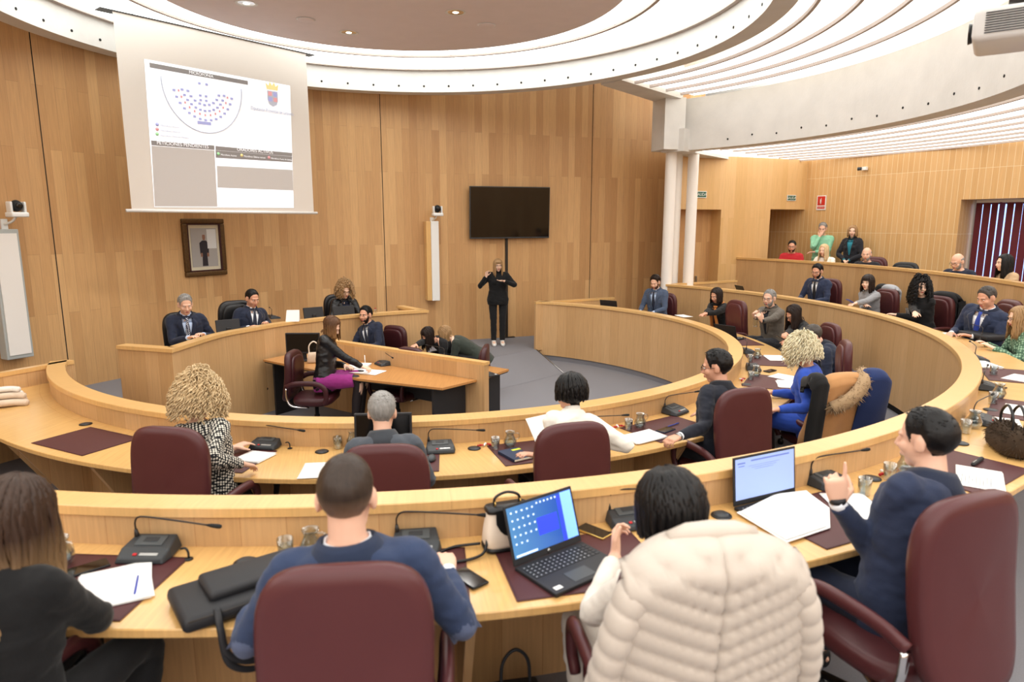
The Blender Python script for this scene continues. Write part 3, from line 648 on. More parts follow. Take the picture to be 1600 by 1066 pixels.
for px,py,dz,dm,l in ((134,663,DA,0,'round black cable cover at the bare left end of the inner bench'),(503,706,DA,0,'round black cable cover left of the grey-haired man'),(741,701,DA,0,'round black cable cover left of the blue notebook'),(1127,806,DB,1,'domed black cable cover left of the second laptop'),(1362,748,DB,0,'round black cable cover by the pointing man\'s jug'),(384,880,DB,1,'domed black cable cover behind the black laptop bag'),
    (1166,601,DA,0,'round black cable cover beside the blonde woman\'s glass'),(1548,641,DB,0,'round black cable cover behind the fur bag'),(1500,693,DB,0,'round black cable cover in front of the fur bag'),(1178,569,DA,0,'round black cable cover farther along beside the second glass')):
    p,r=on(px,py,dz+.0015); put(make_grommet,'grd' if dm else 'gr',p,r,l,'round cable covers',dome=bool(dm))
# glasses and jugs
for px,py,dz,l in ((447,872,DB,'water tumbler left of the man with elbow patches'),(528,700,DA,'water tumbler left of the grey-haired man'),(774,701,DA,'water tumbler beside the blue notebook'),(982,671,DA,'water tumbler left of the man in profile with glasses'),(1389,748,DB,'water tumbler in front of the pointing man\'s face'),(1350,772,DB,'water tumbler just right of the pointing hand'),
    (1173,593,DA,'water tumbler left of the blonde woman\'s papers'),(1172,565,DA,'water tumbler by the woman looking at her phone'),(1508,676,DB,'water tumbler left of the fur bag'),(1551,630,DB,'water tumbler behind the fur bag'),(1552,585,DB,'water tumbler beside the grey folder')):
    p,r=on(px,py,dz+.006); put(make_tumbler,'tum',p,r,l,'water tumblers')
for px,py,dz,l in ((97,882,DB,'glass jug beside the long-haired woman in black'),(487,868,DB,'glass jug half hidden behind the man with elbow patches'),(552,697,DA,'glass jug hidden behind the grey-haired man\'s shoulder'),(797,698,DA,'glass jug beside the blue notebook'),(1000,668,DA,'glass jug left of the man in profile with glasses'),(1414,741,DB,'glass jug in front of the pointing man'),
    (1181,588,DA,'glass jug beside the blonde woman\'s microphone'),(1183,560,DA,'glass jug near the woman looking at her phone'),(1521,668,DB,'glass jug touching the fur bag'),(1560,622,DB,'glass jug behind the fur bag')):
    p,r=on(px,py,dz+.006); put(make_jug,'jug',p,r-.2,l,'glass water jugs')
# small candy / cable clutter beside some glasses
for px,py,dz,l in ((758,697,DA,'red and white wrapped sweets by the tumbler at the blue notebook'),(966,668,DA,'red and white wrapped sweets left of the tumbler near the man in profile'),(1384,741,DB,'red and white wrapped sweets by the pointing man\'s glass'),(1160,594,DA,'red and white wrapped sweets by the blonde woman\'s glass')):
    p,r=on(px,py,dz+.006); t=thing('wrapped_sweets',l,'sweets',p,r,'wrapped sweets')
    for i in range(3):
        mb=MB(); tube(mb,[(-.022,0,.008),(-.012,0,.006),(-.008,0,.009),(.008,0,.009),(.012,0,.006),(.022,0,.008)],[.009,.003,.008,.008,.003,.009],8); mb.build('sweet',W('red') if i!=1 else W('paper'),t,((i-1)*.034,.012*(i%2),0),(0,0,i*1.1))
# papers
def papers(px,py,dz,w,h,yaw,label,n=3,th=.0012,name='paper_stack',lines=False):
    p,r=on(px,py,dz+PT+.001); t=thing(name,label,'papers',p,r+yaw); rnd=random.Random(px)
    for i in range(n):
        mb=MB(); g=8; bend=.006 if i==n-1 else 0
        vs=[];fs=[]
        for j in range(g+1):
            for k in range(g+1): vs.append((w*(j/g-.5),h*(k/g-.5),bend*((j/g)**3)))
        for j in range(g):
            for k in range(g): a=j*(g+1)+k; fs.append((a,a+1,a+g+2,a+g+1))
        mb.add(vs,fs); o=mb.build('sheet',W('paper'),t,(rnd.uniform(-.006,.006),rnd.uniform(-.006,.006),.0006+i*th),(0,0,rnd.uniform(-.05,.05)))
        m=o.modifiers.new('s','SOLIDIFY'); m.thickness=.0006
    if lines:
        mb=MB()
        for j in range(9): box(mb,(-w*.05+rnd.uniform(-.01,.0),h*(.36-j*.075),n*th+.0012),(w*(.66 if j%4<3 else .4),.0025,.0002))
        mb.build('printed_lines',W('grey_plastic'),t)
    return t
papers(178,918,DB,.24,.30,.55,'loose white papers with a blue pen, before the long-haired woman',4)
papers(398,714,DA,.21,.20,-.2,'white papers by the dotted jacket woman\'s elbow',2); papers(497,735,DA,.21,.28,.1,'white papers left of the grey-haired man',2)
t=papers(850,700,DA,.21,.29,.3,'white sheet held up by the woman in white',1,name='paper_sheet'); t.rotation_euler[0]=.9; t.location.z+=.10; papers(1005,684,DA,.30,.21,0,'thick white papers before the man in profile with glasses',5,.002)
papers(1232,601,DA,.30,.21,.2,'white printed pages under the blonde woman in blue',3); papers(1212,560,DA,.30,.21,.1,'white printed pages before the woman looking at her phone',3); papers(1227,590,DA,.21,.3,-.5,'second white page fanned out by the blonde woman in blue',1,name='paper_sheet')
papers(1335,792,DB,.21,.30,-.5,'white pages right of the pointing man\'s wrist',3,lines=True)
papers(1530,748,DB,.32,.21,.35,'white pages right of the pointing man, under his elbow',3,lines=True); papers(1520,566,DB,.6,.21,.3,'long white paper stack before the blonde woman in green',6,.003)
papers(1598,643,DB,.3,.21,0,'white pages behind the fur bag',3); papers(1565,660,DB,.21,.21,.2,'white page under the fur bag handles',2)
papers(1068,494,DA,.28,.2,-.2,'white page held by the woman in the orange scarf',1,name='paper_sheet')
papers(1476,523,DB,.2,.25,.2,'white page on the bench near the curly black-haired woman',2)
p=at(1238,412,1.5); 
t=thing('open_folder','open white folder with large blank pages before the pointing man','folder',at(1225,800,DB+.008),0)
pts=[at(x,y,DB+.010) for x,y in((1151,802),(1211,776),(1262,770),(1296,795),(1297,826),(1229,849))]; t.location=(pts[0]+pts[4])/2
for k,dzz in ((0,0),(1,.006)):
    mb=MB(); q=[(p-t.location)*(1-.07*k) for p in pts]; q=[V((a.x,a.y,.001+dzz+ (.012 if i in(1,2) and k else 0))) for i,a in enumerate(q)]; mb.add(q,[tuple(range(6))],None,0,False); o=mb.build('page',W('paper'),t); m=o.modifiers.new('s','SOLIDIFY'); m.thickness=.003
def slab(name,label,cat,px,py,dz,w,d,h,yaw,m,parts=(),bev=.004,z=0):
    p,r=on(px,py,dz+PT+z); t=thing(name,label,cat,p,r+yaw); mb=MB(); box(mb,(0,0,h/2),(w,d,h),bev=bev); mb.build('body',W(m),t)
    for n,c,s,mm in parts: mb=MB(); box(mb,c,s,bev=min(s)*.3); mb.build(n,W(mm),t)
    return t
def phone(px,py,dz,yaw,label,m='black_plastic',w=.075,d=.15): return slab('mobile_phone',label,'phone',px,py,dz,w,d,.009,yaw,m,[('glass_front',(0,0,.0095),(w*.92,d*.95,.001),'phone_glass')],.003)
phone(136,890,DB,-.75,'black phone tucked at the long-haired woman\'s arm'); phone(733,905,DB,.55,'black phone at the elbow of the man with patches'); phone(928,832,DB,.55,'gold-cased phone right of the blue-screen laptop','gold')
phone(1040,673,DA,-1.4,'dark blue phone before the man in profile','navy_book',.085); phone(1203,580,DA,1.0,'black phone by the blonde woman\'s papers'); phone(1558,607,DB,1.0,'black phone behind the water jugs on the right')
slab('notebook','closed navy blue notebook with a lime elastic tab','notebook',805,713,DA,.155,.215,.022,.28,'navy_book',[('pages',(.0,-.004,.011),(.150,.212,.016),'page'),('elastic_tab',(.045,.06,.0228),(.07,.028,.002),'yellow')],.003)
slab('folder','pale grey folder on the bench right of the glasses','folder',1598,592,DB,.23,.3,.006,1.1,'grey_screen')
slab('marker_pen','thick black marker lying on the right desk pad','pen',1527,724,DB,.17,.024,.022,.05,'soft_black',[('clip',(-.05,0,.0235),(.06,.006,.003),'steel')],.01)
def pen(px,py,dz,yaw,label,m='blue_pen',z=.008):
    p,r=on(px,py,dz+PT+z); t=thing('ballpoint_pen',label,'pen',p,r+yaw); mb=MB(); tube(mb,[(0,-.07,0),(0,-.062,0),(0,.05,0),(0,.072,0)],[.0015,.0045,.0045,.004],8); mb.build('barrel',W(m),t); mb=MB(); box(mb,(0,.05,.0055),(.003,.04,.002)); mb.build('clip',W(m),t); return t
pen(213,915,DB,.45,'blue pen on the papers of the long-haired woman'); pen(1052,664,DA,-1.5,'blue pen before the man in profile'); pen(1525,736,DB,1.35,'white pen on the right desk pad','white_plastic')
# computer mouse
p,r=on(674,719,DA+PT+.001); t=thing('computer_mouse','grey computer mouse right of the grey-haired man','mouse',p,r-.2)
mb=MB(); ellip(mb,(0,0,.012),(.031,.055,.024),18,12); o=mb.build('shell',W('grey_plastic'),t); mb=MB(); box(mb,(0,.028,.034),(.006,.02,.006),bev=.0025); mb.build('scroll_wheel',W('black_plastic'),t)
# laptops
def emit_grad(name,c0,c1,s=1.0,rot=0):
    m=bpy.data.materials.new(name); m.use_nodes=True; nt=m.node_tree; b=nt.nodes['Principled BSDF']; b.inputs['Base Color'].default_value=(0,0,0,1); b.inputs['Roughness'].default_value=.2
    tc=nt.nodes.new('ShaderNodeTexCoord'); g=nt.nodes.new('ShaderNodeTexGradient'); mp=nt.nodes.new('ShaderNodeMapping'); mp.inputs['Rotation'].default_value=(0,0,rot); rp=nt.nodes.new('ShaderNodeValToRGB')
    nt.links.new(tc.outputs['Generated'],mp.inputs[0]); nt.links.new(mp.outputs[0],g.inputs[0]); nt.links.new(g.outputs[0],rp.inputs[0]); rp.color_ramp.elements[0].color=lin(c0); rp.color_ramp.elements[1].color=lin(c1)
    nt.links.new(rp.outputs[0],b.inputs['Emission Color']); b.inputs['Emission Strength'].default_value=s; MATS[name]=m
emit_grad('desktop_blue','6fb4f0','2f5fe0',.8); mat('win_blue','3247d8',.3,emit=.75); mat('win_light','7fb2f4',.3,emit=.8); mat('doc_blue','8fa3d8',.3,emit=.62); mat('doc_line','6475b4',.3,emit=.5); mat('icon','c9defa',.3,emit=.9)
def laptop(label,hl,hr,depth,lidh,tilt,screen,loc_z,keys=True,name='laptop'):
    """hl, hr: hinge ends as seen by the user (left, right)"""
    c=(hl+hr)/2; e=(hr-hl); w=e.length; e.normalize(); rz=atan2(e.y,e.x); t=thing(name,label,'laptop',(c.x,c.y,loc_z),rz)
    mb=MB(); box(mb,(0,-depth/2,.009),(w,depth,.016),bev=.004); b=mb.build('base',W('soft_black'),t)
    if keys:
        mb=MB()
        for r_ in range(5):
            for k in range(15): box(mb,(-w*.44+k*w*.0625,-.035-r_*.0195,.0178),(w*.05,.0155,.002))
        mb.build('keyboard',W('key'),b); mb=MB()
        for r_ in range(5):
            for k in range(13): box(mb,(-w*.44+k*w*.0625,-.033-r_*.0195,.0192),(w*.014,.004,.0003))
        mb.build('key_legends',W('key_print'),b)
        mb=MB(); box(mb,(-.01,-depth+.055,.0175),(.11,.07,.001)); mb.build('touchpad',W('grey_plastic'),b); mb=MB(); box(mb,(-w*.40,-depth+.03,.0175),(.035,.022,.0008)); mb.build('sticker',W('white_plastic'),b)
    l=bpy.data.objects.new('lid',None); 
    mt=T(0,0,.016,rx=-tilt)
    mb=MB(); box(mb,(0,.004,lidh/2),(w,.008,lidh),bev=.003,mat=mt); lid=mb.build('lid',W('soft_black'),t)
    mb=MB(); box(mb,(0,-.0008,lidh*.535),(w*.945,.0012,lidh*.84),mat=mt); mb.build('screen',W(screen),lid)
    return t,lid,mt,w,lidh
t,lid,mt,w,h=laptop('open black laptop showing a blue desktop, before the black-haired woman',at(804,886,DB+.02),at(909,845,DB+.02),.245,.235,.32,'desktop_blue',DB+.002)
mb=MB(); box(mb,(w*.06,-.0018,h*.5),(w*.30,.0006,h*.30),mat=mt); mb.build('window_panel',W('win_blue'),lid)
mb=MB(); box(mb,(w*.385,-.0018,h*.535),(w*.165,.0006,h*.82),mat=mt); mb.build('side_panel',W('win_light'),lid)
mb=MB(); box(mb,(w*.27,-.0020,h*.52),(w*.06,.0006,h*.80),mat=mt); mb.build('window_panel',W('win_blue'),lid)
mb=MB(); 
for c in range(5):
    for r_ in range(5):
        if r_<4 or c<3: box(mb,(-w*.42+c*w*.075,-.0022,h*(.86-r_*.13)),(w*.022,.0004,h*.03),mat=mt)
for c in range(6): box(mb,(-w*.05+c*w*.055,-.0022,h*.9),(w*.022,.0004,h*.03),mat=mt)
box(mb,(-w*.3,-.0022,h*.145),(w*.30,.0004,h*.035),mat=mt); mb.build('screen_icons',W('icon'),lid)
mb=MB(); tube(mb,[(0,-.0022,h*.06),(0,-.003,h*.06)],.008,16,mat=mt); mb.build('maker_badge',W('steel'),lid)
t,lid,mt,w,h=laptop('open black laptop with a pale document on screen, left of the pointing man',at(1147,792,DB+.02),at(1243,769,DB+.02),.10,.235,.10,'doc_blue',DB+.002)
mb=MB(); box(mb,(w*.08,-.0018,h*.885),(w*.62,.0005,h*.03),mat=mt); box(mb,(-w*.38,-.0018,h*.86),(w*.12,.0005,h*.03),mat=mt); box(mb,(-w*.38,-.0018,h*.8),(w*.09,.0005,h*.02),mat=mt)
for j in range(3): box(mb,(-w*.02,-.0018,h*(.78-.04*j)),(w*(.5-.1*j),.0004,h*.006),mat=mt)
mb.build('document_lines',W('doc_line'),lid)
def lap2(label,px,py,dz,w,yaw,screen='screen_off',tilt=.35,d=.2,hh=.2,name='laptop',p=None):
    p=p or at(px,py,dz); rz=rz_in(p)+yaw; e=V((cos(rz),sin(rz),0))*w/2; return laptop(label,p-e,p+e,d,hh,tilt,screen,dz+.006,True,name)
q=pol(RA1+.22,ang(at(1150,530,DA)),DA); lap2('open dark laptop before the bearded man',0,0,DA,.34,.55,p=q)
q=pol(RA1+.14,ang(at(990,487,DA)),DA); lap2('open dark laptop before the young man in the grey-blue suit',0,0,DA,.34,.1,p=q,tilt=.25,hh=.26)
q=pol(RB1+.24,ang(at(1250,459,DB)),DB); lap2('slim dark tablet propped before the seated man with glasses',0,0,DB,.28,-.35,p=q,tilt=.45,d=.12,hh=.24)
lap2('black laptop seen from behind on the far clerk desk',0,0,.74,.36,0,p=at(735,588,.76)+vn*.12)[0].rotation_euler[2]=rz_to(-vn*.9-ve*.3)
# monitors
def monitor(label,p,rz,w,h,tilt=0,back=False,cz=0):
    t=thing('computer_monitor',label,'monitor',p,rz)
    mb=MB(); box(mb,(0,0,0),(w,.03,h),bev=.006,mat=T(0,0,cz+h/2+.07,rx=tilt)); s=mb.build('housing',W('soft_black'),t)
    mb=MB(); box(mb,(0,-.0158,.005),(w-.03,.002,h-.04),mat=T(0,0,cz+h/2+.07,rx=tilt)); mb.build('screen',W('screen_off'),s)
    mb=MB(); box(mb,(0,.03,.07+cz*.5),(.06,.03,.14+cz),bev=.01); lathe(mb,[(0,0),(.1,0),(.095,.012),(0,.014)],28); mb.build('stand',W('soft_black'),t); return t
p=pol(RA1+.13,ang(at(604,697,DA)),DA+.002); monitor('black monitor standing behind the grey-haired man\'s head',p,rz_in(p),.40,.22,-.1)
p=at(479,566,.742)*1; monitor('black monitor on the left end of the cherry clerk desk',V((p.x,p.y,.7425))+V((-.07,.12,0)),.02,.44,.27,0,cz=.02)
for (px,py,l,w) in ((362,512,'low black monitor before the grey-haired man at the presidency',.30),(497,491,'low black monitor left of the curly-haired woman at the presidency',.30),(545,489,'low black monitor in front of the curly-haired woman at the presidency',.34)):
    p=at(px,py,1.17); d=V((p.x-CX,p.y-CY,0)).normalized(); d=V((-.58,.81,0)); p=p+d*.20; monitor(l,V((p.x,p.y,1.012)),rz_to(d)+pi,w,.17,.25)
q=at(404,509,1.17); d=V((-.58,.81,0)); lap2('flat dark laptop before the man speaking at the presidency',0,0,1.012,.34,0,p=V((q.x,q.y,1.012))+d*.25,tilt=.9,hh=.2)[0].rotation_euler[2]=rz_to(-d)
t=thing('paper_card','blank white folded card standing on the presidency bench','card',at(459,503.5,1.172)+d*.06,.12); mb=MB(); mb.add([(-.09,0,0),(.09,0,0),(.095,.04,.155),(-.075,.04,.155)],[(0,1,2,3)],None,0,False); mb.add([(-.09,.08,0),(.09,.08,0),(.095,.04,.155),(-.075,.04,.155)],[(0,1,2,3)],None,0,False); o=mb.build('card',W('paper'),t)
t=thing('water_bottle','small red-capped bottle at the right of the presidency bench','bottle',at(591,489.5,1.172)+d*.1); mb=MB(); lathe(mb,[(0,0),(.02,0),(.02,.04),(.01,.055),(0,.055)],16); mb.build('body',W('glass'),t); mb=MB(); lathe(mb,[(0,.055),(.011,.055),(.011,.068),(0,.068)],12); mb.build('cap',W('red'),t)
for px,py,w,h,a,l in ((560,573,.24,.30,.5,'stack of white papers on the clerk desk by the jacket woman\'s arm'),(572,581,.42,.24,.25,'large white sheets under the jacket woman\'s writing hand')):
    p=at(px,py,.742); t=thing('paper_stack',l,'papers',p,rz_to(vn)+a)
    for i in range(4 if w<.3 else 2): mb=MB(); box(mb,(0,0,.001),(w,h,.003 if w<.3 else .0012)); mb.build('sheet',W('paper'),t,(0,0,.001+i*.0045 if w<.3 else .001+i*.002),(0,0,(i%3-1)*.04))
# ================= THINGS ON THE WALLS AND CEILING
def text(s,size,m,parent,loc,rot=(pi/2,0,0),name='lettering',al='CENTER',ext=.0004,sx=1):
    c=bpy.data.curves.new(name,'FONT'); c.body=s; c.size=size; c.align_x=al; c.align_y='CENTER'; c.extrude=ext; c.fill_mode='FRONT'
    o=bpy.data.objects.new(name,c); dg=bpy.context.evaluated_depsgraph_get(); col.objects.link(o); dg.update()
    me=bpy.data.meshes.new_from_object(o.evaluated_get(dg)); bpy.data.objects.remove(o); o=bpy.data.objects.new(name,me); col.objects.link(o); me.materials.clear(); me.materials.append(W(m))
    o.parent=parent; o.location=loc; o.rotation_euler=rot; o.scale=(sx,1,1); return o
mat('proj_white','eef1f7',.6,emit=.30); mat('proj_grey','8d8988',.6,emit=.04); mat('proj_grey2','bdb8b5',.6,emit=.06); mat('proj_text','f2f3f6',.6,emit=.35); mat('proj_pale','b9bccb',.6,emit=.12); mat('proj_blue','a9aede',.6,emit=.12); mat('proj_red','e2a3a8',.6,emit=.12); mat('proj_green','a7e0a9',.6,emit=.12); mat('proj_yel','eedc9a',.6,emit=.12); mat('screen_cloth','d6cfc7',.85)
zt=5.05; sl,sr=at(176,22,zt),at(478,88,zt); sd=(sr-sl); sd.z=0; SW=sd.length; sd.normalize(); sn=V((sd.y,-sd.x,0))     # sn towards the room
bz=aty(197,328,sl.y).z; SH=zt-bz
def screen_uv(px,py):
    h=planehit(px,py,V((sl.x,sl.y,0)),sn); return ((h-V((sl.x,sl.y,0))).dot(sd), h.z-bz)
t=thing('projection_screen','large pulled-down projection screen with a projected session panel','projection screen',(sl.x,sl.y,bz),atan2(sd.y,sd.x))
mb=MB(); mb.add([(0,0,0),(SW,0,0),(SW,0,SH+.04),(0,0,SH+.04)],[(0,1,2,3)],None,0,False); o=mb.build('cloth',W('screen_cloth'),t)
mb=MB(); tube(mb,[(-.07,0,-.01),(SW+.06,0,-.01)],.022,10); mb.build('weight_bar',W('white_plastic'),t)
mb=MB(); box(mb,(SW/2,.06,SH+.042),(SW+.30,.16,.012)); mb.build('slot_housing',W('dark_metal'),t)
def pq(n,px,m,off,par=None):
    q=[screen_uv(*p) for p in px]; mb=MB(); mb.add([(a,-off,b) for a,b in q],[tuple(range(len(q)))],None,0,False); return mb.build(n,W(m),par or t)
img=pq('projected_image',[(225,92),(453,134),(459,325),(241,324)],'proj_white',.004)
def z(x,y): return (x/2.961,y/2.961)
for q,m in (([(690,290),(1145,375),(1146,393),(692,312)],'proj_grey'),([(698,650),(990,674),(991,694),(700,672)],'proj_grey'),([(996,676),(1350,708),(1350,724),(997,695)],'proj_grey'),([(997,696),(1350,725),(1350,751),(998,730)],'proj_grey'),
            ([(700,675),(991,697),(1005,956),(716,955)],'proj_grey2'),([(1003,768),(1352,787),(1356,881),(1006,868)],'proj_grey2')): pq('panel',[z(*p) for p in q],m,.006,img)
pq('text_field',[z(*p) for p in((1003,733),(1273,752),(1275,779),(1004,764))],'proj_white',.008,img); pq('text_field',[z(*p) for p in((1281,754),(1349,758),(1350,784),(1282,780))],'proj_white',.008,img)
def zt_(s,x,y,size,m,al='CENTER',rot=0,sx=1):
    a,b=screen_uv(x/2.961,y/2.961); q=((690,290),(1145,375)) if y<560 else ((698,650),(990,674)) if x<990 else ((996,676),(1350,708)); u0,u1=screen_uv(*z(*q[0])),screen_uv(*z(*q[1])); rot=-atan2(u1[1]-u0[1],u1[0]-u0[0]); return text(s,size,m,img,(a,-.0095,b),(pi/2,rot,0),'projected_lettering',al,sx=sx)
zt_('MICROFONÍA',930,345,.055,'proj_text',rot=0); zt_('PETICIONES PENDIENTES',847,671,.062,'proj_text'); zt_('ORADORES ACTIVOS',1180,699,.060,'proj_text')
zt_('Micrófono Activo',1020,716,.033,'proj_text','LEFT'); zt_('Micrófono Último minuto',1127,723,.033,'proj_text','LEFT'); zt_('Micrófono Fuera de tiempo',1252,733,.033,'proj_text','LEFT')
zt_('Diputación Provincial de Granada',1260,515,.072,'proj_pale',sx=.72)
for i,(s,m) in enumerate((('Micrófono Activo','proj_blue'),('Micrófono Silencio','proj_red'),('Micrófono Petición Palabra','proj_green'))):
    zt_(s,742,581+i*23,.034,'proj_pale','LEFT'); a,b=screen_uv(726/2.961,(576+i*22)/2.961); mb=MB(); tube(mb,[(a,-.008,b),(a,-.0095,b)],.022,14); mb.build('legend_dot',W(m),img)
for x,y,m in ((1009,712,'proj_green'),(1117,719,'proj_yel'),(1243,729,'proj_red')): a,b=screen_uv(x/2.961,y/2.961); mb=MB(); tube(mb,[(a,-.008,b),(a,-.0095,b)],.022,14); mb.build('legend_dot',W(m),img)
# seating plan: arc and rows of seats
ca,cb=screen_uv(938/2.961,392/2.961); mb=MB(); pts_=[(ca+.56*cos(a),-.008,cb+.64*sin(a)) for a in [R(178+4*i) for i in range(47)]]; tube(mb,pts_,.006,6); mb.build('plan_outline',W('proj_pale'),img)
for rr,n,a0,a1,m in((.24,9,205,335,'proj_blue'),(.31,13,198,342,'proj_blue'),(.36,13,198,342,'proj_red'),(.42,15,196,344,'proj_blue')):
    mb=MB()
    for i in range(n):
        a=R(a0+(a1-a0)*i/(n-1)); box(mb,(ca+rr*cos(a),-.008,cb+rr*1.12*sin(a)),(.038 if m=='proj_blue' else .022,.001,.028))
    mb.build('plan_seats',W(m),img)
mb=MB()
for dx,dz in((-.05,0),(.05,0),(-.05,-.16),(.03,-.16),(-.05,-.22),(.03,-.22)): box(mb,(ca+dx,-.008,cb+dz+.01),(.035,.001,.028))
mb.build('plan_seats',W('proj_blue'),img)
a,b=screen_uv(944/2.961,570/2.961); mb=MB(); box(mb,(a,-.008,b),(.19,.001,.04)); mb.build('plan_seats',W('proj_blue'),img)
# coat of arms: crown over a quartered shield
a,b=screen_uv(1260/2.961,445/2.961)
mb=MB(); vs=[(a+x,-.008,b+y) for x,y in((-.09,.09),(.09,.09),(.105,.18),(.06,.14),(.035,.2),(0,.15),(-.035,.2),(-.06,.14),(-.105,.18))]; mb.add(vs,[tuple(range(9))],None,0,False); mb.build('crest_crown',W('proj_yel'),img)
mb=MB(); vs=[(a+x,-.008,b+y) for x,y in((-.085,.07),(.085,.07),(.085,-.06),(.06,-.12),(0,-.15),(-.06,-.12),(-.085,-.06))]; mb.add(vs,[tuple(range(7))],None,0,False); cr=mb.build('crest_shield',W('proj_pale'),img)
for x,y,m in((-.042,.03,'proj_red'),(.042,.03,'proj_blue'),(-.042,-.05,'proj_blue'),(.042,-.05,'proj_red')): mb=MB(); box(mb,(a+x,-.0092,b+y),(.06,.0006,.06)); mb.build('crest_quarter',W(m),img)
# framed portrait
mat('frame_gold','5e4526',.45,metal=.35,var=.5,vscale=30,bump=.6,bscale=60); mat('mount','d8d2bc',.8); mat('photo_bg','a9a7a6',.3); mat('photo_light','d9dde0',.3); mat('photo_suit','2b2730',.5); mat('photo_skin','8f6a58',.5)
p,l=wallhit(318,388); n=walln(l); fw,fh=.80,.90
pl_,_=wallhit(286,388); pr_,_=wallhit(351,388); fw=(V((pl_.x,pl_.y,0))-V((pr_.x,pr_.y,0))).length
zt1=wallhit(318,342)[0].z; zb1=wallhit(320,431)[0].z; fh=zt1-zb1; rzp=atan2(n.y,n.x)+pi/2
t=thing('framed_portrait','framed full-length portrait of a man in a dark suit, in an ornate gilt frame','picture',(p.x+n.x*.03,p.y+n.y*.03,zb1),rzp)
mb=MB(); b_=.075
for x0,x1,z0,z1 in((-fw/2,fw/2,0,b_),(-fw/2,fw/2,fh-b_,fh),(-fw/2,-fw/2+b_,b_,fh-b_),(fw/2-b_,fw/2,b_,fh-b_)): box(mb,((x0+x1)/2,0,(z0+z1)/2),(x1-x0,.06,z1-z0),bev=.015,smooth=True)
mb.build('frame',W('frame_gold'),t); mb=MB()
for x0,x1,z0,z1 in((-fw/2+b_,fw/2-b_,b_,b_+.02),(-fw/2+b_,fw/2-b_,fh-b_-.02,fh-b_),(-fw/2+b_,-fw/2+b_+.02,b_,fh-b_),(fw/2-b_-.02,fw/2-b_,b_,fh-b_)): box(mb,((x0+x1)/2,-.005,(z0+z1)/2),(x1-x0,.03,z1-z0))
mb.build('inner_frame',W('burgundy_dark'),t)
mb=MB(); box(mb,(0,.012,fh/2),(fw-.16,.01,fh-.16)); mb.build('mount_board',W('mount'),t)
pw,ph=fw-.28,fh-.29; ph_=thing('x','','x'); bpy.data.objects.remove(ph_)
mb=MB(); box(mb,(0,.005,fh/2),(pw,.004,ph)); pi_=mb.build('photograph',W('photo_bg'),t)
z0=fh/2-ph/2
mb=MB(); vs=[(x*pw,.0022,z0+y*ph) for x,y in((-.12,.02),(-.1,.30),(-.18,.34),(-.19,.62),(-.08,.68),(.06,.68),(.17,.62),(.16,.34),(.09,.30),(.1,.02))]; mb.add(vs,[tuple(range(10))],None,0,False); mb.build('suit_figure',W('photo_suit'),pi_)
mb=MB(); box(mb,(.30*pw,.0024,fh/2+.22*ph),(.36*pw,.001,.5*ph)); mb.build('bright_window',W('photo_light'),pi_,None)
mb=MB(); vs=[(x*pw,.0012,z0+y*ph) for x,y in((-.05,.69),(.03,.69),(.05,.76),(.04,.83),(-.06,.83),(-.07,.76))]; mb.add(vs,[tuple(range(6))],None,0,False); mb.build('face_figure',W('photo_skin'),pi_)
for x in(-.13,.12): mb=MB(); vs=[(x*pw+a*.018,.001,z0+.31*ph+b*.03) for a,b in((-1,-1),(1,-1),(1,1),(-1,1))]; mb.add(vs,[(0,1,2,3)],None,0,False); mb.build('hand_figure',W('photo_skin'),pi_)
# television on its pole
tl,_=wallhit(733,291); bl_,_=wallhit(729,373); tr,_=wallhit(859,293); p,l=wallhit(794,333); n=walln(l); rz=atan2(n.y,n.x)+pi/2
tw=(V((tr.x-tl.x,tr.y-tl.y))).length*.985; th_=tl.z-bl_.z
t=thing('wall_television','large black flat television hanging on the wood wall','television',(p.x+n.x*.10,p.y+n.y*.10,bl_.z),rz)
mb=MB(); box(mb,(0,0,0),(tw,.05,th_),bev=.008,mat=T(0,-.02,th_/2,rx=.04,ry=-.004)); s=mb.build('housing',W('grey_plastic'),t)
mat('tv_glass','060606',.06,spec=.7)
mb=MB(); box(mb,(0,-.0255,.006),(tw-.03,.003,th_-.045),mat=T(0,-.02,th_/2,rx=.04,ry=-.004)); mb.build('screen',W('tv_glass'),s)
mb=MB(); box(mb,(0,.06,th_*.5),(.5,.07,.4)); mb.build('wall_bracket',W('black_plastic'),t)
p,l=wallhit(791,450); n=walln(l); mb=MB(); box(mb,(0,0,1.1),(.05,.03,2.0)); box(mb,(.05,-.01,.11),(.22,.10,.02)); o=mb.build('cable_duct',W('dark_metal'),None,(p.x+n.x*.02,p.y+n.y*.02,.1),(0,0,rz)); tag(o,'narrow dark cable duct running from the television to the floor','cable duct')
# long wall loudspeaker and PTZ cameras
def column_speaker(x0,x1,yt,yb,label,lum):
    p,l=wallhit((x0+x1)/2,(yt+yb)/2); n=walln(l); z1=wallhit((x0+x1)/2,yt)[0].z; z0=wallhit((x0+x1)/2,yb)[0].z; rz=atan2(n.y,n.x)+pi/2
    t=thing('column_loudspeaker',label,'loudspeaker',(p.x+n.x*.11,p.y+n.y*.11,z0),rz,'column loudspeakers')
    mb=MB(); box(mb,(0,.0,(z1-z0)/2),(.24,.2,z1-z0),bev=.006); mb.build('wooden_case',W('cap_wood'),t)
    mb=MB(); box(mb,(.045,-.105,(z1-z0)/2),(.15,.03,z1-z0+.01),bev=.01); mb.build('white_grille',W(lum),t); return t
column_speaker(661,684,346,468,'tall white and wood column loudspeaker on the wall left of the television','white_plastic')
p,l=wallhit(8,460); n=walln(l); z1,z0=wallhit(8,358)[0].z,wallhit(8,560)[0].z
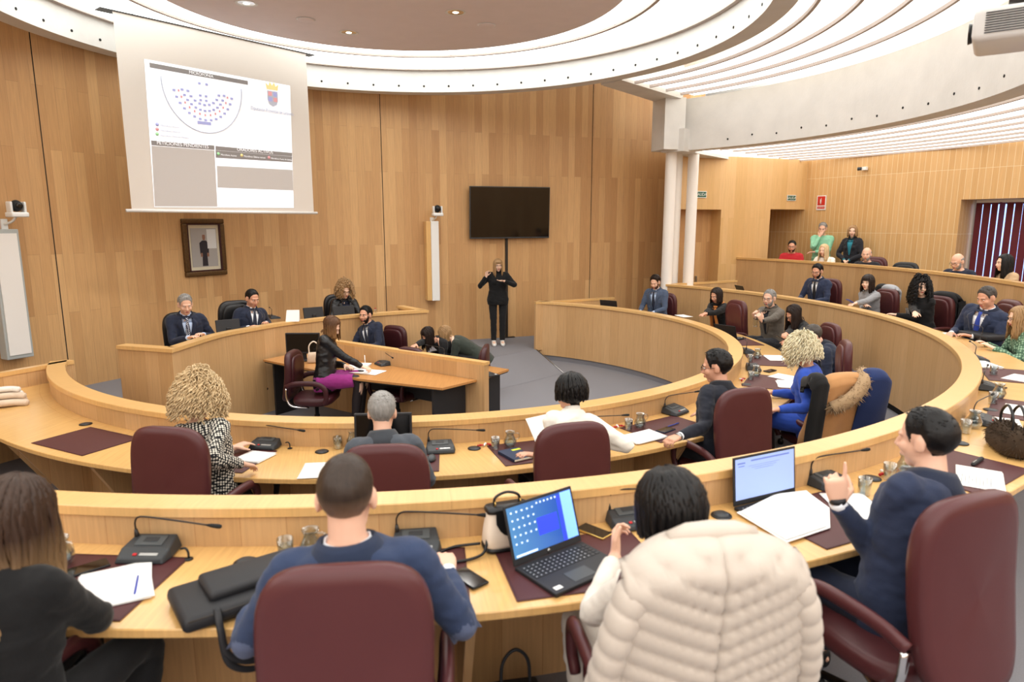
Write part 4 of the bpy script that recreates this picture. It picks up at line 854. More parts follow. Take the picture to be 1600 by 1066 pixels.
t=thing('column_loudspeaker','tall pale column loudspeaker at the left edge of the picture','loudspeaker',(p.x+n.x*.1,p.y+n.y*.1,z0),atan2(n.y,n.x)+pi/2,'column loudspeakers'); mb=MB(); box(mb,(0,0,(z1-z0)/2),(.30,.16,z1-z0),bev=.01); mb.build('case',mat('pale_grey','a9adab',.5),t); mb=MB(); box(mb,(0,-.085,(z1-z0)/2),(.24,.012,z1-z0-.1)); mb.build('grille',W('grey_screen'),t)
def ptz(px,py,label,side):
    p,l=wallhit(px,py); n=walln(l); rz=atan2(n.y,n.x)+pi/2; t=thing('dome_camera',label,'camera',(p.x+n.x*.22,p.y+n.y*.22,p.z-.12),rz,'white swivel cameras')
    mb=MB(); box(mb,(0,0,.03),(.19,.17,.06),bev=.015,smooth=True); mb.build('base',W('white_plastic'),t)
    for s in(-1,1): mb=MB(); box(mb,(s*.075,0,.12),(.028,.11,.13),bev=.012,smooth=True); mb.build('yoke_arm',W('white_plastic'),t); mb=MB(); ellip(mb,(0,0,.135),(.062,.075,.07),18,12); h=mb.build('head',W('grey_plastic'),t)
    mb=MB(); tube(mb,[(0,-.06,.135),(0,-.085,.135),(0,-.086,.135)],[.036,.034,.02],18); mb.build('lens',W('screen_off'),h)
    mb=MB(); tube(mb,bez([(-.02,.0,.0),(-.04,.05,-.05),(-.06,.16,-.08),(-.06,.22,-.08)],5),.015,8); box(mb,(-.06,.20,-.10),(.07,.03,.16)); mb.build('wall_arm',W('white_plastic'),t); return t
ptz(679,328,'white swivel camera on the wall above the column loudspeaker',1); ptz(10,324,'white swivel camera at the left edge of the picture',1)
# signs
mat('sign_green','1e5b45',.5); mat('sign_red','c4301f',.5)
def sign(name,label,px,py,w,h,kind,on_):
    if on_=='d': hpt=planehit(px,py,K1,dn); n=-dn; 
    else: hpt=planehit(px,py,K1,rn); n=-rn
    rz=atan2(n.y,n.x)+pi/2; t=thing(name,label,'sign',(hpt.x+n.x*.012,hpt.y+n.y*.012,hpt.z),rz)
    mb=MB(); box(mb,(0,0,0),(w,.012,h),bev=.002); mb.build('plate',W('white_plastic'),t)
    if kind=='exit':
        mb=MB(); box(mb,(0,-.0065,0),(w*.9,.002,h*.78)); mb.build('green_panel',W('sign_green'),t); text('SALIDA',h*.62,'white_plastic',t,(0,-.0085,-h*.01),name='sign_lettering')
    else:
        mb=MB(); box(mb,(0,-.0065,h*.13),(w*.82,.002,h*.62)); mb.build('red_panel',W('sign_red'),t); mb=MB(); box(mb,(0,-.0065,-h*.33),(w*.82,.002,h*.17)); mb.build('red_panel',W('sign_red'),t)
        mb=MB(); tube(mb,[(0,-.009,-h*.1),(0,-.009,h*.2)],[w*.12,w*.12],12,flat=.1); tube(mb,[(0,-.009,h*.2),(0,-.009,h*.26),(0,-.009,h*.33)],[w*.12,w*.05,w*.05],12,flat=.1); box(mb,(-w*.12,-.009,h*.12),(w*.04,.001,h*.3)); mb.build('extinguisher_symbol',W('white_plastic'),t); text('EXTINTOR',h*.1,'white_plastic',t,(0,-.0085,-h*.33),name='sign_lettering')
    return t
sign('exit_sign','green SALIDA exit sign partly behind the right column',1095,304,.27,.135,'exit','d'); sign('exit_sign','green SALIDA exit sign over the far door',1236,309.5,.25,.125,'exit','d'); sign('fire_extinguisher_sign','red fire extinguisher sign on the slatted wall',1284,317,.22,.31,'fire','r')
h_=planehit(1350,264,K1,rn); n=-rn; t=thing('security_camera','small white security camera high on the slatted wall','camera',(h_.x+n.x*.05,h_.y+n.y*.05,h_.z),atan2(n.y,n.x)+pi/2); mb=MB(); box(mb,(.05,.0,0),(.09,.08,.07),bev=.01); mb.build('box',W('white_plastic'),t); mb=MB(); tube(mb,[(0,-.03,0),(-.07,-.05,0)],[.03,.035],12); mb.build('lens_tube',W('grey_plastic'),t)
# downlights and ceiling speakers in the disc
for px,py,dl_,l in ((385,5.5,1,'recessed round downlight at the left of the ceiling disc'),(712,19.5,1,'recessed round downlight at the right of the ceiling disc'),(545,51,1,'recessed round downlight nearest the rim of the ceiling disc'),(478,30.5,0,'round ceiling loudspeaker left of centre on the ceiling disc'),(760,39,0,'round ceiling loudspeaker at the right of the ceiling disc')):
    p=at(px,py,5.068); t=thing('downlight' if dl_ else 'ceiling_loudspeaker',l,'downlight' if dl_ else 'loudspeaker',p); 
    if dl_:
        mb=MB(); lathe(mb,[(.10,0),(.125,-.004),(.13,.0),(.125,.0015)],28); mb.build('trim_ring',W('white_plastic'),t); mb=MB(); lathe(mb,[(.1,.001),(.085,-.0005),(0,-.0008)],28); mb.build('reflector',W('chrome'),t); mb=MB(); lathe(mb,[(.04,-.001),(.03,-.006),(0,-.008)],16); mb.build('lamp',MATS.get('lampm') or mat('lampm','fff2dc',.4,emit=4),t)
    else:
        mb=MB(); lathe(mb,[(.1,0),(.11,-.006),(.1,-.01),(0,-.012)],28); mb.build('grille',W('disc_paint'),t); mb=MB(); lathe(mb,[(.11,0),(.12,-.003),(.11,-.006)],28); mb.build('rim',W('white_plastic'),t)
# projector at the top right
p=aty(1600,40,3.6); t=thing('projector','white projector hanging from the ceiling at the top right corner','projector',aty(1612,42,3.4),-.62)
mb=MB(); box(mb,(0,0,0),(.46,.40,.15),bev=.03,smooth=True); mb.build('housing',W('white_plastic'),t)
mb=MB()
for i in range(9): box(mb,(-.06,-.203,.045-i*.011),(.24,.006,.004))
mb.build('vent_slats',W('grey_plastic'),t); mb=MB(); tube(mb,[(-.232,-.02,.0),(-.25,-.02,.0)],[.045,.05],18); mb.build('lens',W('screen_off'),t)
mb=MB(); tube(mb,[(0,0,.07),(0,0,1.6)],.03,12); box(mb,(0,0,.11),(.2,.2,.02)); mb.build('ceiling_mount',W('dark_metal'),t)
# ================= PEOPLE
def bake(mb,name,m,parent,vox,smooth=3,cut=None,fac=.5,fold=0):
    me=mb.mesh(name+'_raw',m); o=bpy.data.objects.new(name+'_raw',me); col.objects.link(o)
    r=o.modifiers.new('r','REMESH'); r.mode='VOXEL'; r.voxel_size=vox; r.use_smooth_shade=True
    if smooth: s=o.modifiers.new('s','SMOOTH'); s.factor=fac; s.iterations=smooth
    dg=bpy.context.evaluated_depsgraph_get(); dg.update(); nm=bpy.data.meshes.new_from_object(o.evaluated_get(dg)); nm.name=name
    bpy.data.objects.remove(o); bpy.data.meshes.remove(me)
    if cut:
        bm=bmesh.new(); bm.from_mesh(nm); bmesh.ops.delete(bm,geom=[f for f in bm.faces if cut(f.calc_center_median())],context='FACES'); bm.to_mesh(nm); bm.free()
    if fold:
        sd=len(nm.vertices)%97
        import numpy as np
        n_=len(nm.vertices); co=np.empty(n_*3); nn=np.empty(n_*3); nm.vertices.foreach_get('co',co); nm.vertices.foreach_get('normal',nn); co=co.reshape(-1,3); nn=nn.reshape(-1,3)
        h=np.empty(n_)
        for i_,c in enumerate(co.tolist()): a=noise.noise(V((c[0]*9+sd,c[1]*9,c[2]*22))); b=noise.noise(V((c[0]*26,c[1]*26+sd,c[2]*40))); h[i_]=a*abs(a)*1.6+.35*b
        nm.vertices.foreach_set('co',(co+nn*(fold*h)[:,None]).ravel()); nm.update()
    nm.materials.clear()
    for k in (m if isinstance(m,(list,tuple)) else [m]): nm.materials.append(k)
    nm.polygons.foreach_set('use_smooth',[True]*len(nm.polygons))
    q=bpy.data.objects.new(name,nm); col.objects.link(q); q.parent=parent; return q
def Rm(pitch,yaw,roll=0): return M.Rotation(yaw,3,'Z')@M.Rotation(-pitch,3,'X')@M.Rotation(roll,3,'Y')
TORSO={'m':[(-.13,.150,.112,0),(-.04,.172,.122,0),(.06,.166,.118,.004),(.16,.158,.112,.006),(.27,.168,.114,.006),(.37,.182,.116,.002),(.44,.178,.104,-.006),(.485,.145,.082,-.012),(.515,.085,.064,-.014),(.54,.060,.058,-.012)],
       'f':[(-.13,.165,.115,0),(-.04,.178,.125,0),(.06,.160,.112,.004),(.16,.137,.098,.004),(.27,.147,.103,.006),(.36,.158,.106,.004),(.43,.152,.094,-.006),(.475,.124,.074,-.012),(.505,.074,.056,-.014),(.53,.050,.050,-.012)]}
class Pose: pass
def skeleton(sp):
    P=Pose(); s=sp.get('s',1.0); sx=sp.get('sex','m'); P.s=s; P.sx=sx; P.tab=TORSO[sx]; P.wd=sp.get('wide',1.0)
    stand=sp.get('stand'); hz=sp.get('hz',.94*s if stand else .535); lean,bend,twist,side=sp.get('lean',.12),sp.get('bend',.12),sp.get('twist',0),sp.get('side',0)
    cs=[V((0,sp.get('hy',0),hz))]; N=54; step=.01*s
    def dirn(t): a=lean+bend*max(0,t)/.5; b=side*min(1,max(0,t/.4)); return V((sin(b),sin(a)*cos(b),cos(a)*cos(b)))
    c=cs[0].copy(); P.cs=[c.copy()]
    for i in range(70): c=c+dirn(i*.01)*step; P.cs.append(c.copy())
    def TF(x,y,t):
        x*=s*P.wd; y*=s*(.5+.5*P.wd)
        if t>=0: i=min(int(t*100),68); f=t*100-i; ce=P.cs[i].lerp(P.cs[i+1],min(f,1))
        else: ce=P.cs[0]+dirn(0)*t*s
        d=dirn(t); tw=twist*min(1,max(0,t/.4)); X=V((cos(tw),sin(tw),0)); Y=d.cross(X).normalized(); X=Y.cross(d).normalized(); return ce+X*x+Y*y
    P.TF=TF; P.dirn=dirn
    k=.535 if sx=='m' else .52
    P.nb=TF(0,-.012,k-.03); nd=(dirn(.5)*.55+V((0,0,1))*.45+V((0,.12,0))).normalized()
    hr=Rm(sp.get('hp',.1),sp.get('hy_',0)+twist,sp.get('hr',0)); hs=sp.get('hs',1.0)*(1.0 if sx=='m' else .95)*s; P.hs=hs; P.hr=hr
    P.hc=P.nb+nd*(.148*s)+hr@V((0,.022,0)); P.HF=lambda x,y,z:P.hc+hr@V((x*hs,y*hs,z*hs)); P.crown=P.HF(0,-.01,.124)
    P.arms={}
    for nm,sg in(('L',-1),('R',1)):
        sh=TF(sg*(.168 if sx=='m' else .145),-.008,.445 if sx=='m' else .435); a,b=.285*s,.25*s
        w=sp.get('h'+nm)
        if w is None: w=V((sg*.13,.40,.74)) if not stand else V((sg*.24,.05,hz-.10))
        w=V(w); pole=V(sp.get('e'+nm,(sg*.55,-.35,-.8))).normalized(); d=w-sh; L=min(d.length,(a+b)*.995); dn_=d.normalized(); w=sh+dn_*L
        ca=(a*a+L*L-b*b)/(2*a*L); ca=max(-1,min(1,ca)); q=(pole-dn_*pole.dot(dn_)).normalized(); el=sh+dn_*(a*ca)+q*(a*sqrt(max(0,1-ca*ca)))
        P.arms[nm]=(sh,el,w,sg)
    P.legs=[]
    for i,sg in enumerate((-1,1)):
        hp=V((sg*.092*s*P.wd,sp.get('hy',0)+.0,hz-.01))
        if stand: kn=V((sg*.088*s,.03,.50*s)); an=V((sg*.085*s,0,.085*s))
        else:
            kx=sp.get('knees',.13); kn=V((sg*kx,.42*s,hz+.01)); an=V((sg*kx*.9,.42*s+sp.get('foot',-.06),.085)); 
            if sp.get('leg'+'LR'[i]): kn,an=[V(v) for v in sp['leg'+'LR'[i]]]
        P.legs.append((hp,kn,an))
    P.stand=stand; return P
def section(mb,P,inf,t0=-1,t1=9,nseg=28,ex=2.4,infy=None,closed=True):
    vs=[];fs=[];rows=0; infy=inf if infy is None else infy
    for t,hx,hy,yo in P.tab:
        if t<t0-1e-6 or t>t1+1e-6: continue
        for k in range(nseg):
            x,y=superpt(2*pi*k/nseg,hx+inf,hy+infy,ex); vs.append(P.TF(x,y+yo,t))
        rows+=1
    for i in range(rows-1):
        for k in range(nseg): fs.append((i*nseg+k,i*nseg+(k+1)%nseg,(i+1)*nseg+(k+1)%nseg,(i+1)*nseg+k))
    fs.append(tuple(range(nseg-1,-1,-1))); fs.append(tuple((rows-1)*nseg+k for k in range(nseg))); mb.add(vs,fs)
def front(P,x,t,inf):        # y of the torso front at (x, t)
    T_=P.tab
    for i in range(len(T_)-1):
        if T_[i][0]<=t<=T_[i+1][0]:
            f=(t-T_[i][0])/(T_[i+1][0]-T_[i][0]); hx,hy,yo=[T_[i][k]*(1-f)+T_[i+1][k]*f for k in(1,2,3)]; break
    else: hx,hy,yo=T_[-1][1:]
    u=min(.98,abs(x)/(hx+inf)); return (hy+inf)*(1-u**2.4)**(1/2.4)+yo
def limb(mb,pts,rad,n=12): tube(mb,bez(pts,5),[rad[min(int(i/5),len(rad)-2)]*(1-(i%5)/5)+rad[min(int(i/5),len(rad)-2)+1]*((i%5)/5) for i in range(5*(len(pts)-1))]+[rad[-1]],n)
def hand(mb,w,d,nr,sg,curl=(.35,.4,.45,.5),s=1,thumb=.5,spread=.10):
    d=d.normalized(); nr=(nr-d*nr.dot(d)).normalized(); lt=d.cross(nr)*sg     # lt points to the thumb side
    vs=[];N=14; st=[(-.02,.024,.019),(.0,.025,.017),(.03,.036,.017),(.06,.042,.015),(.088,.041,.013),(.098,.036,.010)]
    for y,a,b in st:
        for k in range(N): x,z=superpt(2*pi*k/N,a*s,b*s,2.6); vs.append(w+d*(y*s)+lt*x+nr*z)
    fs=[(i*N+k,i*N+(k+1)%N,(i+1)*N+(k+1)%N,(i+1)*N+k) for i in range(len(st)-1) for k in range(N)]+[tuple(range(N-1,-1,-1)),tuple((len(st)-1)*N+k for k in range(N))]; mb.add(vs,fs)
    for i in range(4):
        o=(.031-.0205*i)*s; L=(.074,.082,.076,.060)[i]*s; p=w+d*(.085*s)+lt*o; sp_=spread*(1.5-i)*.8; dv=(d*cos(sp_)+lt*sin(sp_)); pts=[p-dv*.02*s,p]; a=0
        for sgm,fr in((.42,.6),(.32,1.1),(.26,.8)): a+=curl[i]*fr; v=dv*cos(a)+nr*sin(a); p=p+v*(L*sgm); pts.append(p)
        r=(.0088,.009,.0086,.0076)[i]*s; tube(mb,pts,[r,r,r*.95,r*.88,r*.72],8)
    p=w+d*.02*s+lt*.028*s; v1=(lt*.75+d*.65+nr*.25).normalized(); v2=(lt*(.75-thumb)+d*.8+nr*(.2+thumb*.6)).normalized(); tube(mb,[p-v1*.015*s,p+v1*.038*s,p+v1*.038*s+v2*.032*s,p+v1*.038*s+v2*.058*s],[.015*s,.012*s,.0105*s,.008*s],9)
def head(mb,P,old=0):
    H=lambda c,r,nu=18,nv=12: ellH(mb,P,c,r,nu,nv)
    fem=P.sx=='f'; jw=.92 if fem else 1.0
    H((0,-.012,.030),(.077,.098,.093)); H((0,.022,-.030),(.064*jw,.070,.080)); H((0,.052,-.092),(.030*jw,.030,.026)); H((0,.012,-.070),(.058*jw,.055,.038))
    H((0,.078,.022),(.050,.018,.016)); H((.036,.058,-.028),(.026,.030,.028)); H((-.036,.058,-.028),(.026,.030,.028))
    tube(mb,[P.HF(0,.086,.016),P.HF(0,.100,-.006),P.HF(0,.113,-.030),P.HF(0,.100,-.040)],[.008*P.hs,.0095*P.hs,.0125*P.hs,.008*P.hs],9)
    H((.012,.098,-.035),(.0085,.012,.008),10,8); H((-.012,.098,-.035),(.0085,.012,.008),10,8); H((0,.086,-.064),(.024,.014,.013),12,8)
    for sg in(-1,1): H((sg*.080,-.012,-.008),(.009,.021,.033),12,10); H((sg*.076,-.002,-.02),(.012,.014,.02),10,8)
def ellH(mb,P,c,r,nu=16,nv=10):
    t=MB(); ellip(t,c,r,nu,nv); mb.add([P.HF(*v) for v in t.v],t.f)
def hairmat(name,c,c2=None,lo=0,hi=1,rough=.45):
    m=bpy.data.materials.new(name); m.use_nodes=True; nt=m.node_tree; b=nt.nodes['Principled BSDF']; b.inputs['Roughness'].default_value=rough; b.inputs['Specular IOR Level'].default_value=.35
    tc=nt.nodes.new('ShaderNodeTexCoord'); no=nt.nodes.new('ShaderNodeTexNoise'); mp=nt.nodes.new('ShaderNodeMapping'); mp.inputs['Scale'].default_value=(90,90,9); nt.links.new(tc.outputs['Object'],mp.inputs[0]); nt.links.new(mp.outputs[0],no.inputs['Vector']); no.inputs['Detail'].default_value=3; no.inputs['Scale'].default_value=1
    mx=nt.nodes.new('ShaderNodeMix'); mx.data_type='RGBA'; A=lin(c); k=.45; mx.inputs[6].default_value=tuple(v*(1-k) for v in A[:3])+(1,); mx.inputs[7].default_value=tuple(min(1,v*(1+k)) for v in A[:3])+(1,); nt.links.new(no.outputs['Fac'],mx.inputs[0]); out=mx.outputs[2]
    if c2:
        sp=nt.nodes.new('ShaderNodeSeparateXYZ'); nt.links.new(tc.outputs['Generated'],sp.inputs[0]); mr=nt.nodes.new('ShaderNodeMapRange'); mr.inputs['From Min'].default_value=hi; mr.inputs['From Max'].default_value=lo; nt.links.new(sp.outputs['Z'],mr.inputs['Value'])
        m2=nt.nodes.new('ShaderNodeMix'); m2.data_type='RGBA'; nt.links.new(mr.outputs[0],m2.inputs[0]); nt.links.new(out,m2.inputs[6]); m2.inputs[7].default_value=lin(c2); m3=nt.nodes.new('ShaderNodeMix'); m3.data_type='RGBA'; m3.blend_type='MULTIPLY'; m3.inputs[0].default_value=.5; nt.links.new(m2.outputs[2],m3.inputs[6]); nt.links.new(no.outputs['Color'],m3.inputs[7]); out=m2.outputs[2]
    nt.links.new(out,b.inputs['Base Color']); bp=nt.nodes.new('ShaderNodeBump'); bp.inputs['Strength'].default_value=.5; bp.inputs['Distance'].default_value=.004; nt.links.new(no.outputs['Fac'],bp.inputs['Height']); nt.links.new(bp.outputs['Normal'],b.inputs['Normal']); MATS[name]=m; return m
def sst(a,b,x): t=max(0,min(1,(x-a)/((b-a) or 1e-9))); return t*t*(3-2*t)
def cap(mb,P,th,style,rnd):
    """hair shell hugging the skull and nape; outside the hairline it dips below the skin"""
    nu,nv=60,46; vs=[];fs=[]; C0=(0,-.012,.030); RR=(.077,.098,.093); sd=rnd.random()*50; nk=.053 if P.sx=='m' else .047
    for i in range(nv+1):
        b=pi*i/nv
        for k in range(nu):
            a=2*pi*k/nu; x,y,z=sin(b)*cos(a),sin(b)*sin(a),cos(b); r0=1/sqrt((x/RR[0])**2+(y/RR[1])**2+(z/RR[2])**2); hxy=max(1e-4,sqrt(x*x+y*y))
            r=r0
            if z<0 and y<.1: r=max(r0,min(nk/hxy,.125/max(.05,-z))*sst(.1,-.2,y)) if True else r0
            X,Y,Z=C0[0]+x*r,C0[1]+y*r,C0[2]+z*r
            fr,bk=sst(.03,.07,Y),1-sst(-.055,-.02,Y)
            if style in('short','receding'):
                sb=sst(-.03,-.012,Y)*(1-sst(.020,.034,Y)); side=.030*sb-.012*(1-sb)*(1-fr)*(1-bk); line=side+(.082+(.030 if style=='receding' else 0))*fr-.085*bk
            elif style=='bangs': line=.028*fr-.10*(1-fr)
            else: line=.078*fr-.10*(1-fr)
            m=sst(line-.010,line+.010,Z); up=sst(line,line+.11,Z)
            if style=='fringe': line=0; m=sst(-.085,-.07,Z)*(1-sst(.045,.065,Z))*(1-sst(.01,.03,Y))*(1-.9*sst(-.03,-.012,Y)*(1-sst(.0,.02,Y))*(1-sst(.01,.03,Z))); up=.6
            n1=noise.noise(V((X*60+sd,Y*30,Z*60)))*.35+noise.noise(V((X*200+sd,Y*80,Z*200)))*.30
            tk=th*(.10+.90*up)*(1+.55*n1) if style in('short','receding','fringe') else th*(.75+.25*up)*(1+.4*n1)
            q=r+tk*m-.012*(1-m); vs.append(P.HF(C0[0]+x*q,C0[1]+y*q,C0[2]+z*q))
    for i in range(nv):
        for k in range(nu): fs.append((i*nu+k,i*nu+(k+1)%nu,(i+1)*nu+(k+1)%nu,(i+1)*nu+k))
    mb.add(vs,fs)
def scalp(P,a,b,h): x,y,z=sin(b)*cos(a),sin(b)*sin(a),cos(b); return V(((.077+h)*x,-.012+(.098+h)*y,.030+(.093+h)*z))
def locks(mb,P,n,length,rnd,th=.012,w=.0085,part=0,wave=0.,fwd=0.,open_=.62,flare=.0,back=0.,front_in=.0):
    """straight or wavy locks falling from the crown; open_ = half-angle of the face opening (rad)"""
    gz=P.hr.transposed()@V((0,0,-1))        # gravity in head axes
    for i in range(n):
        a=rnd.uniform(pi/2+open_,pi/2+2*pi-open_); side=cos(a)
        h=th*rnd.uniform(.5,1.25); b_end=rnd.uniform(1.25,1.75); pts=[]
        for k in range(4):
            b=.15+(b_end-.15)*k/3; pts.append(scalp(P,a+(part*(1-k/3)),b,h))
        p=pts[-1]; L=length*rnd.uniform(.86,1.06); m=7; ph=rnd.uniform(0,6.28)
        for k in range(1,m+1):
            st=L/m; q=p+gz*st; rad=V((q.x,q.y+.012,0)); 
            q.x+=flare*st*side+wave*.012*sin(ph+k*1.7); q.y+=(fwd if sin(a)>-.2 else -back)*st+wave*.010*cos(ph+k*1.4)
            if q.z<-.10:                     # keep off the neck and shoulders
                lim=.066+max(0,min(.05,(-.16-q.z)*.6)); rr=V((q.x,q.y+.02)).length
                if rr<lim: q.x*=lim/max(rr,.01); q.y=(q.y+.02)*lim/max(rr,.01)-.02
            p=q; pts.append(p)
        ww=[w*.6,w,w*1.1,w*1.15]+[w*(1.15-(.75 if length>.2 else .45)*(k/m)**2) for k in range(1,m+1)]
        tube(mb,[P.HF(*q) for q in pts],ww,5,flat=.45)
def curls(mb,P,n,length,rnd,vol=.03,cr=.012,w=.0062,open_=.6,zlow=-.12,fl=0):
    gz=P.hr.transposed()@V((0,0,-1))
    for i in range(n):
        a=rnd.uniform(pi/2+open_,pi/2+2*pi-open_) if rnd.random()<.8 else rnd.uniform(0,2*pi); b=rnd.uniform(0.05,1.95) 
        if abs(((a-pi/2+pi)%(2*pi))-pi)<open_ and b>.75: continue
        o=scalp(P,a,b,.004); out=(o-V((0,-.012,.03))).normalized(); L=length*rnd.uniform(.55,1.1); pts=[]; ph=rnd.uniform(0,6.28); tn=out.cross(V((0,0,1))); tn=tn.normalized() if tn.length>.1 else V((1,0,0)); bn=out.cross(tn)
        K=15; p=o.copy(); v=(out*(1-fl)+gz*fl).normalized()
        for k in range(K+1):
            t=k/K; v=(v*.80+gz*(.16+fl+.26*t)+out*.05).normalized(); p=p+v*(L/K)*(1.0 if t>.0 else 1)+out*(vol/K)*(1-t)
            c=cr*(.35+.65*min(1,t*2))*rnd.uniform(.9,1.1); an=ph+t*2*pi*(L/.055); q=p+tn*(c*cos(an))+(v.cross(tn).normalized() if v.cross(tn).length>.05 else bn)*(c*sin(an)); pts.append(q)
        tube(mb,[P.HF(*q) for q in pts],[w]*(K-1)+[w*.8,w*.3],5)
HM={}
for n,a in dict(fade=('33271f','a8876f',.0,.52),black=('0d0b0c',),darkbrown=('241712',),brown=('4a3020',),midbrown=('6b4a30',),blonde=('cdb58e',),blonde_pale=('e2d2b4',),grey=('8b8986',),darkgrey=('4b4642',),ombre=('3a281d','c39f72',.0,.68),darkblonde=('9c7d58',),brownombre=('5c3f29','9a7348',.0,.7)).items(): HM[n]=hairmat('hair_'+n,*a)
for n,c in dict(skin_a='dcb199',skin_b='cf9d83',skin_c='e5c0a9',skin_d='b9805f').items():
    m=mat(n,c,.5,var=.06,vscale=9); m.node_tree.nodes['Principled BSDF'].inputs['Subsurface Weight'].default_value=.0
mat('lip','a85a55',.45); mat('eye_white','e9e4de',.25); mat('iris','2a1a12',.2); mat('lens_frame','1a1718',.3)
def cloth(n,c,r=.85,var=.10,b=.10): return mat(n,c,r,var=var,vscale=14,bump=b,bscale=120,sheen=.1)
cloth('navy','26304a'); cloth('navy_dark','1b2338'); cloth('navy_blazer','2c3a58'); cloth('patch_blue','56607c'); cloth('grey_suit','4b5058'); cloth('greyblue_suit','46536a'); cloth('charcoal','1f2129'); cloth('dark_suit','191d2a'); cloth('black_cloth','121214'); cloth('black_knit','0b0b0d',.9); cloth('white_knit','ece7dd'); cloth('cream_knit','ddd6cc'); cloth('royal_blue','2c4fae'); cloth('tweed','5f5850'); cloth('red_knit','b52630'); cloth('green_knit','8fcbab'); cloth('grey_knit','8f9094'); cloth('beige_knit','b79d7c'); cloth('olive_dark','2c332c'); cloth('magenta','8e2a78'); cloth('orange_scarf','c57b3a'); mat('leather_jacket','17171a',.32,bump=.25,bscale=25); cloth('shirt_white','e9ebf0',.8,.03); cloth('shirt_blue','b9cbe8',.8,.03); cloth('tie_navy','1c2438',.5); cloth('tie_blue','2f49a8',.5); cloth('tie_dark','15171f',.5); mat('tights','1d1518',.6); cloth('teal','2b7f92'); mat('shoe_black','111112',.35); mat('shoe_white','d5d2ce',.6)
fabric_check('houndstooth','d9d3c6','17171a',62); fabric_check('green_print','8fae93','4c6b57',38); fabric_check('tie_dots','c9ccd6','1b2440',60); fabric_check('pocket_print','bdbdbd','151518',80)
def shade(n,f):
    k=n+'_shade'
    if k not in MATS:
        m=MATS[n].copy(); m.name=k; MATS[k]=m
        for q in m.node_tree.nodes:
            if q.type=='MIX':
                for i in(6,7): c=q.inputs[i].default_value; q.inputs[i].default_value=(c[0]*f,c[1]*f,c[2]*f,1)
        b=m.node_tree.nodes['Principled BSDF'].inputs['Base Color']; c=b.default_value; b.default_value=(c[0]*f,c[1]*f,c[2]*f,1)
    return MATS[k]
def person(key,label,px,py,floor,face,sp,group=None,crown_z=None):
    rnd=random.Random(key); rz=rz_to(face); rot=M.Rotation(rz,3,'Z')
    def place(P):
        if sp.get('cp'): c=P.crown; cc=rot@V((c.x,c.y,0)); return V((sp['cp'].x-cc.x,sp['cp'].y-cc.y,floor))
        c=P.crown; w=at(px,py,floor+c.z); cc=rot@V((c.x,c.y,0)); return V((w.x-cc.x,w.y-cc.y,floor))
    if sp.get('chair'):
        tgt=CHR[sp['chair']][0]+rot@V((0,sp.get('sit',.03),0)); best=None
        for i in range(19):
            for j in range(11):
                q=dict(sp); q['lean']=-.16+.045*i; q['side']=-.30+.06*j; Pq=skeleton(q); e=(place(Pq).xy-tgt.xy).length+.10*abs(q['side'])+.03*abs(q['lean']-.1)
                if best is None or e<best[0]: best=(e,q['lean'],q['side'])
        sp['lean'],sp['side']=best[1],best[2]; print('PERSON',key,'err %.2f lean %.2f side %.2f'%best)
    if sp.get('cr'): sp['cp']=atr(px,py,sp['cr'][0],sp['cr'][1] if len(sp['cr'])>1 else (CX,CY),len(sp['cr'])<3)
    if sp.get('cp'):
        P=skeleton(sp); dz=sp['cp'].z-(floor+P.crown.z); k0=dz
        if sp.get('stand'): f=1+dz/P.crown.z; sp['s']=sp.get('s',1)*max(.9,min(1.12,f))
        else:
            sp['hz']=sp.get('hz',.535)+max(-.07,min(.09,dz)); dz-=max(-.07,min(.09,dz))
            if abs(dz)>.005: sp['s']=sp.get('s',1)*max(.9,min(1.12,1+dz/.80))
        P=skeleton(sp); print('CP',key,'dz %.2f'%k0,'left %.2f'%(sp['cp'].z-floor-P.crown.z),'s %.2f'%sp.get('s',1),'D %.2f'%sp['cp'].y)
    P=skeleton(sp); rp=place(P)
    for nm in 'LR':
        if sp.get('w'+nm): a=sp['w'+nm]; w=at(*a); sp['h'+nm]=rot.transposed()@(w-rp)
        if sp.get('pe'+nm): a=sp['pe'+nm]; w=at(*a); sp['e'+nm]=(rot.transposed()@(w-rp))-P.arms[nm][0]
    P=skeleton(sp); s=P.s; near=sp.get('vox',.0085); sk=W(sp.get('skin','skin_a'))
    root=thing('person',label,'person',rp,rz,group)
    P.root=root
    # ---- body: one continuous remeshed surface
    mb=MB(); section(mb,P,-.012); head(mb,P); limb(mb,[P.nb-P.dirn(.5)*.06,P.nb,P.HF(0,-.018,-.06),P.HF(0,-.015,-.02)],[.066*s,.057*s,.052*P.hs,.052*P.hs] if P.sx=='m' else [.055*s,.047*s,.045*P.hs,.045*P.hs],14)
    for nm in 'LR':
        sh,el,wr,sg=P.arms[nm]; limb(mb,[P.TF(sg*.12,0,.445),sh,sh.lerp(el,.5),el,el.lerp(wr,.4),wr],[.045*s,.047*s,.042*s,.035*s,.036*s,.024*s],12)
        d=V(sp['d'+nm]) if sp.get('d'+nm) else (wr-el).normalized(); nr=V(sp.get('n'+nm,(0,0,-1))); hand(mb,wr,d,nr,sg,sp.get('c'+nm,(.35,.4,.45,.5)),s*(1 if P.sx=='m' else .93),sp.get('t'+nm,.4),sp.get('sp'+nm,.10))
    for hp,kn,an in P.legs:
        limb(mb,[hp+V((0,0,.03)) if P.stand else hp+V((0,-.03,0)),hp.lerp(kn,.4),kn,kn.lerp(an,.4),an],[.082*s,.070*s,.052*s,.052*s,.036*s],12); mb_f=MB(); ellip(mb_f,(an.x,an.y+.075,.045),(.042,.125,.04),12,8); mb.add(mb_f.v,mb_f.f)
    body=bake(mb,'body',sk,root,near,sp.get('bs',3))
